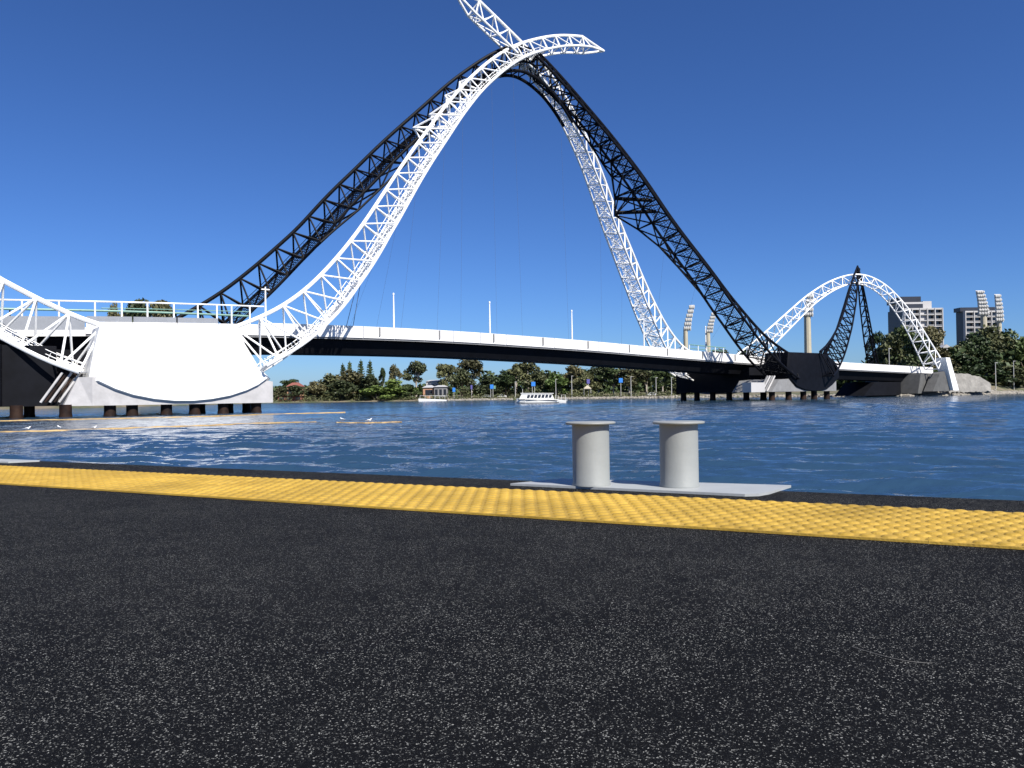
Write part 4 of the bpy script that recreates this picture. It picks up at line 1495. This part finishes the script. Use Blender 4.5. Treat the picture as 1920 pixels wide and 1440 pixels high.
# ------------------------------------------------------------------ shore furniture
SIGN_LABELS = {851: 'tall blue banner sign beside the verandah building, leftmost of the shore signs', 884: 'dim purple sign on a white post between the two left blue signs',
               922: 'blue and green double sign on two posts left of the ferry', 1000: 'round topped blue sign on a post right above the ferry cabin',
               1103: 'small violet sign above the cream shade tent', 1164: 'bright blue sign on a pale post, rightmost of the shore signs'}
for px, yt, yb, w_, off, pal in ((851, 727, 747, 1.8, 6, 'blue'), (884, 722, 741, 1.2, 7, 'purple'), (922, 721, 742, 2.2, 7, 'blue'), (1000, 716, 738, 2.6, 7, 'blue'), (1103, 711, 728, 1.9, 8, 'purple'),
                                 (1164, 709, 740, 2.4, 8, 'blue')):
    if pal not in M:
        M['purple'] = material('violet_sign_paint', (.10, .09, .30), .5, .1, 2)
    d = float(np.interp(px, SH[:, 0], SH[:, 1])) + off
    x = at(px, d)
    zb = ground_z(x, d)
    zt = zz(px, yt, d)
    sg = empty('shore_sign', (x, d, zb), SIGN_LABELS[px], 'sign', 'signs along the far shore')
    w_ *= .68
    hh = min(1.9, (zt - zb) * .5)
    for sx_ in ((-.5, .5) if px in (922, 1000) else (0,)):
        MB().tube([(x + sx_, d, zb - .2), (x + sx_, d, zt)], .11, 6).build('post', M['lamp'], sg)
    MB().box((x, d - .2, zt - hh / 2), (w_, .12, hh)).build('panel', M[pal], sg)
    if px == 922:
        MB().box((x + w_ * .85, d - .2, zt - hh / 2 - .3), (w_ * .6, .12, hh * .8)).build('panel', M['green'], sg)
POLE_LABELS = {966: 'white shore pole with short arm at the ferry bow', 1042: 'white shore pole in front of the bright weeping tree', 1072: 'tall white shore pole right of the weeping tree',
               1183: 'tall pale shore pole right of the rightmost blue sign', 1230: 'slim white shore pole left of the dark pier wall', 1259: 'pale shore pole at the corner of the dark pier wall',
               1867: 'white shore pole standing on the right rock bank', 1901: 'taller white pole by the orange earth at the right edge', 1668: 'white pole on the far end of the deck left of the white arch foot'}
for px, yt, off in ((966, 716, 8), (1042, 711, 8), (1072, 705, 6), (1183, 706, 6), (1230, 708, 8), (1259, 708, 6), (1867, 680, 14), (1901, 677, 12), (1668, 653, 20)):
    d = float(np.interp(px, SH[:, 0], SH[:, 1])) + off
    x = at(px, d)
    zb = ground_z(x, d)
    po = empty('shore_pole', (x, d, zb), POLE_LABELS[px], 'pole', 'poles along the far shore')
    MB().tube([(x, d, zb - .2), (x, d, zz(px, yt, d))], [.17, .10], 7).build('mast', M['lamp'], po)
    MB().box((x + .3, d, zz(px, yt, d)), (.9, .3, .16)).build('lamp_head', M['lamp'], po)

d = float(np.interp(1100, SH[:, 0], SH[:, 1])) + 7
x = at(1101, d)
zb = ground_z(x, d)
tent = empty('shade_tent', (x, d, zb), 'cream peaked shade tent on the shore below the violet sign', 'tent')
zt = zz(1101, 722, d)
MB().add([(x - 1.6, d - 1.6, zt - 1.4), (x + 1.6, d - 1.6, zt - 1.4), (x + 1.6, d + 1.6, zt - 1.4), (x - 1.6, d + 1.6, zt - 1.4), (x, d, zt), (x - 1.6, d - 1.6, zt - 1.7), (x + 1.6, d - 1.6, zt - 1.7), (x + 1.6, d + 1.6, zt - 1.7), (x - 1.6, d + 1.6, zt - 1.7)],
         [(0, 1, 4), (1, 2, 4), (2, 3, 4), (3, 0, 4), (0, 5, 6, 1), (1, 6, 7, 2), (2, 7, 8, 3), (3, 8, 5, 0)]).build('canopy', M['cream'], tent)
for a, b_ in ((-1, -1), (1, -1), (1, 1), (-1, 1)):
    MB().tube([(x + a * 1.5, d + b_ * 1.5, zb - .2), (x + a * 1.5, d + b_ * 1.5, zt - 1.4)], .06, 5).build('leg', M['lamp'], tent)


def car(px, off, label, mt='car'):
    d = float(np.interp(px, SH[:, 0], SH[:, 1])) + off
    x = at(px, d)
    zb = ground_z(x, d)
    o = empty('parked_car', (x, d, zb), label, 'car', 'cars parked along the far shore')
    prof = [(-2.1, .35), (-2.15, .8), (-1.3, .95), (-.7, 1.45), (.8, 1.48), (1.6, .98), (2.15, .85), (2.15, .35)]
    MB().prism([(x + a, d - .85, zb + b_) for a, b_ in prof], (0, 1.7, 0)).build('body', M[mt], o)
    MB().prism([(x + a, d - .88, zb + b_) for a, b_ in ((-1.05, 1.0), (-.6, 1.38), (.72, 1.40), (1.35, 1.0))], (0, .05, 0)).build('window', M['glass'], o)
    for a in (-1.35, 1.35):
        for b_ in (-.82, .62):
            MB().tube([(x + a, d + b_, zb + .33), (x + a, d + b_ + .2, zb + .33)], .33, 12).build('wheel', M['tyre'], o)


car(770, 10, 'white car parked left of the brick house')
car(941, 12, 'white car parked on the shore left of the ferry bow')
car(912, 13, 'grey car parked behind the blue and green sign posts', 'mesh')
car(1222, 10, 'white car parked near the slim pole by the pier wall')
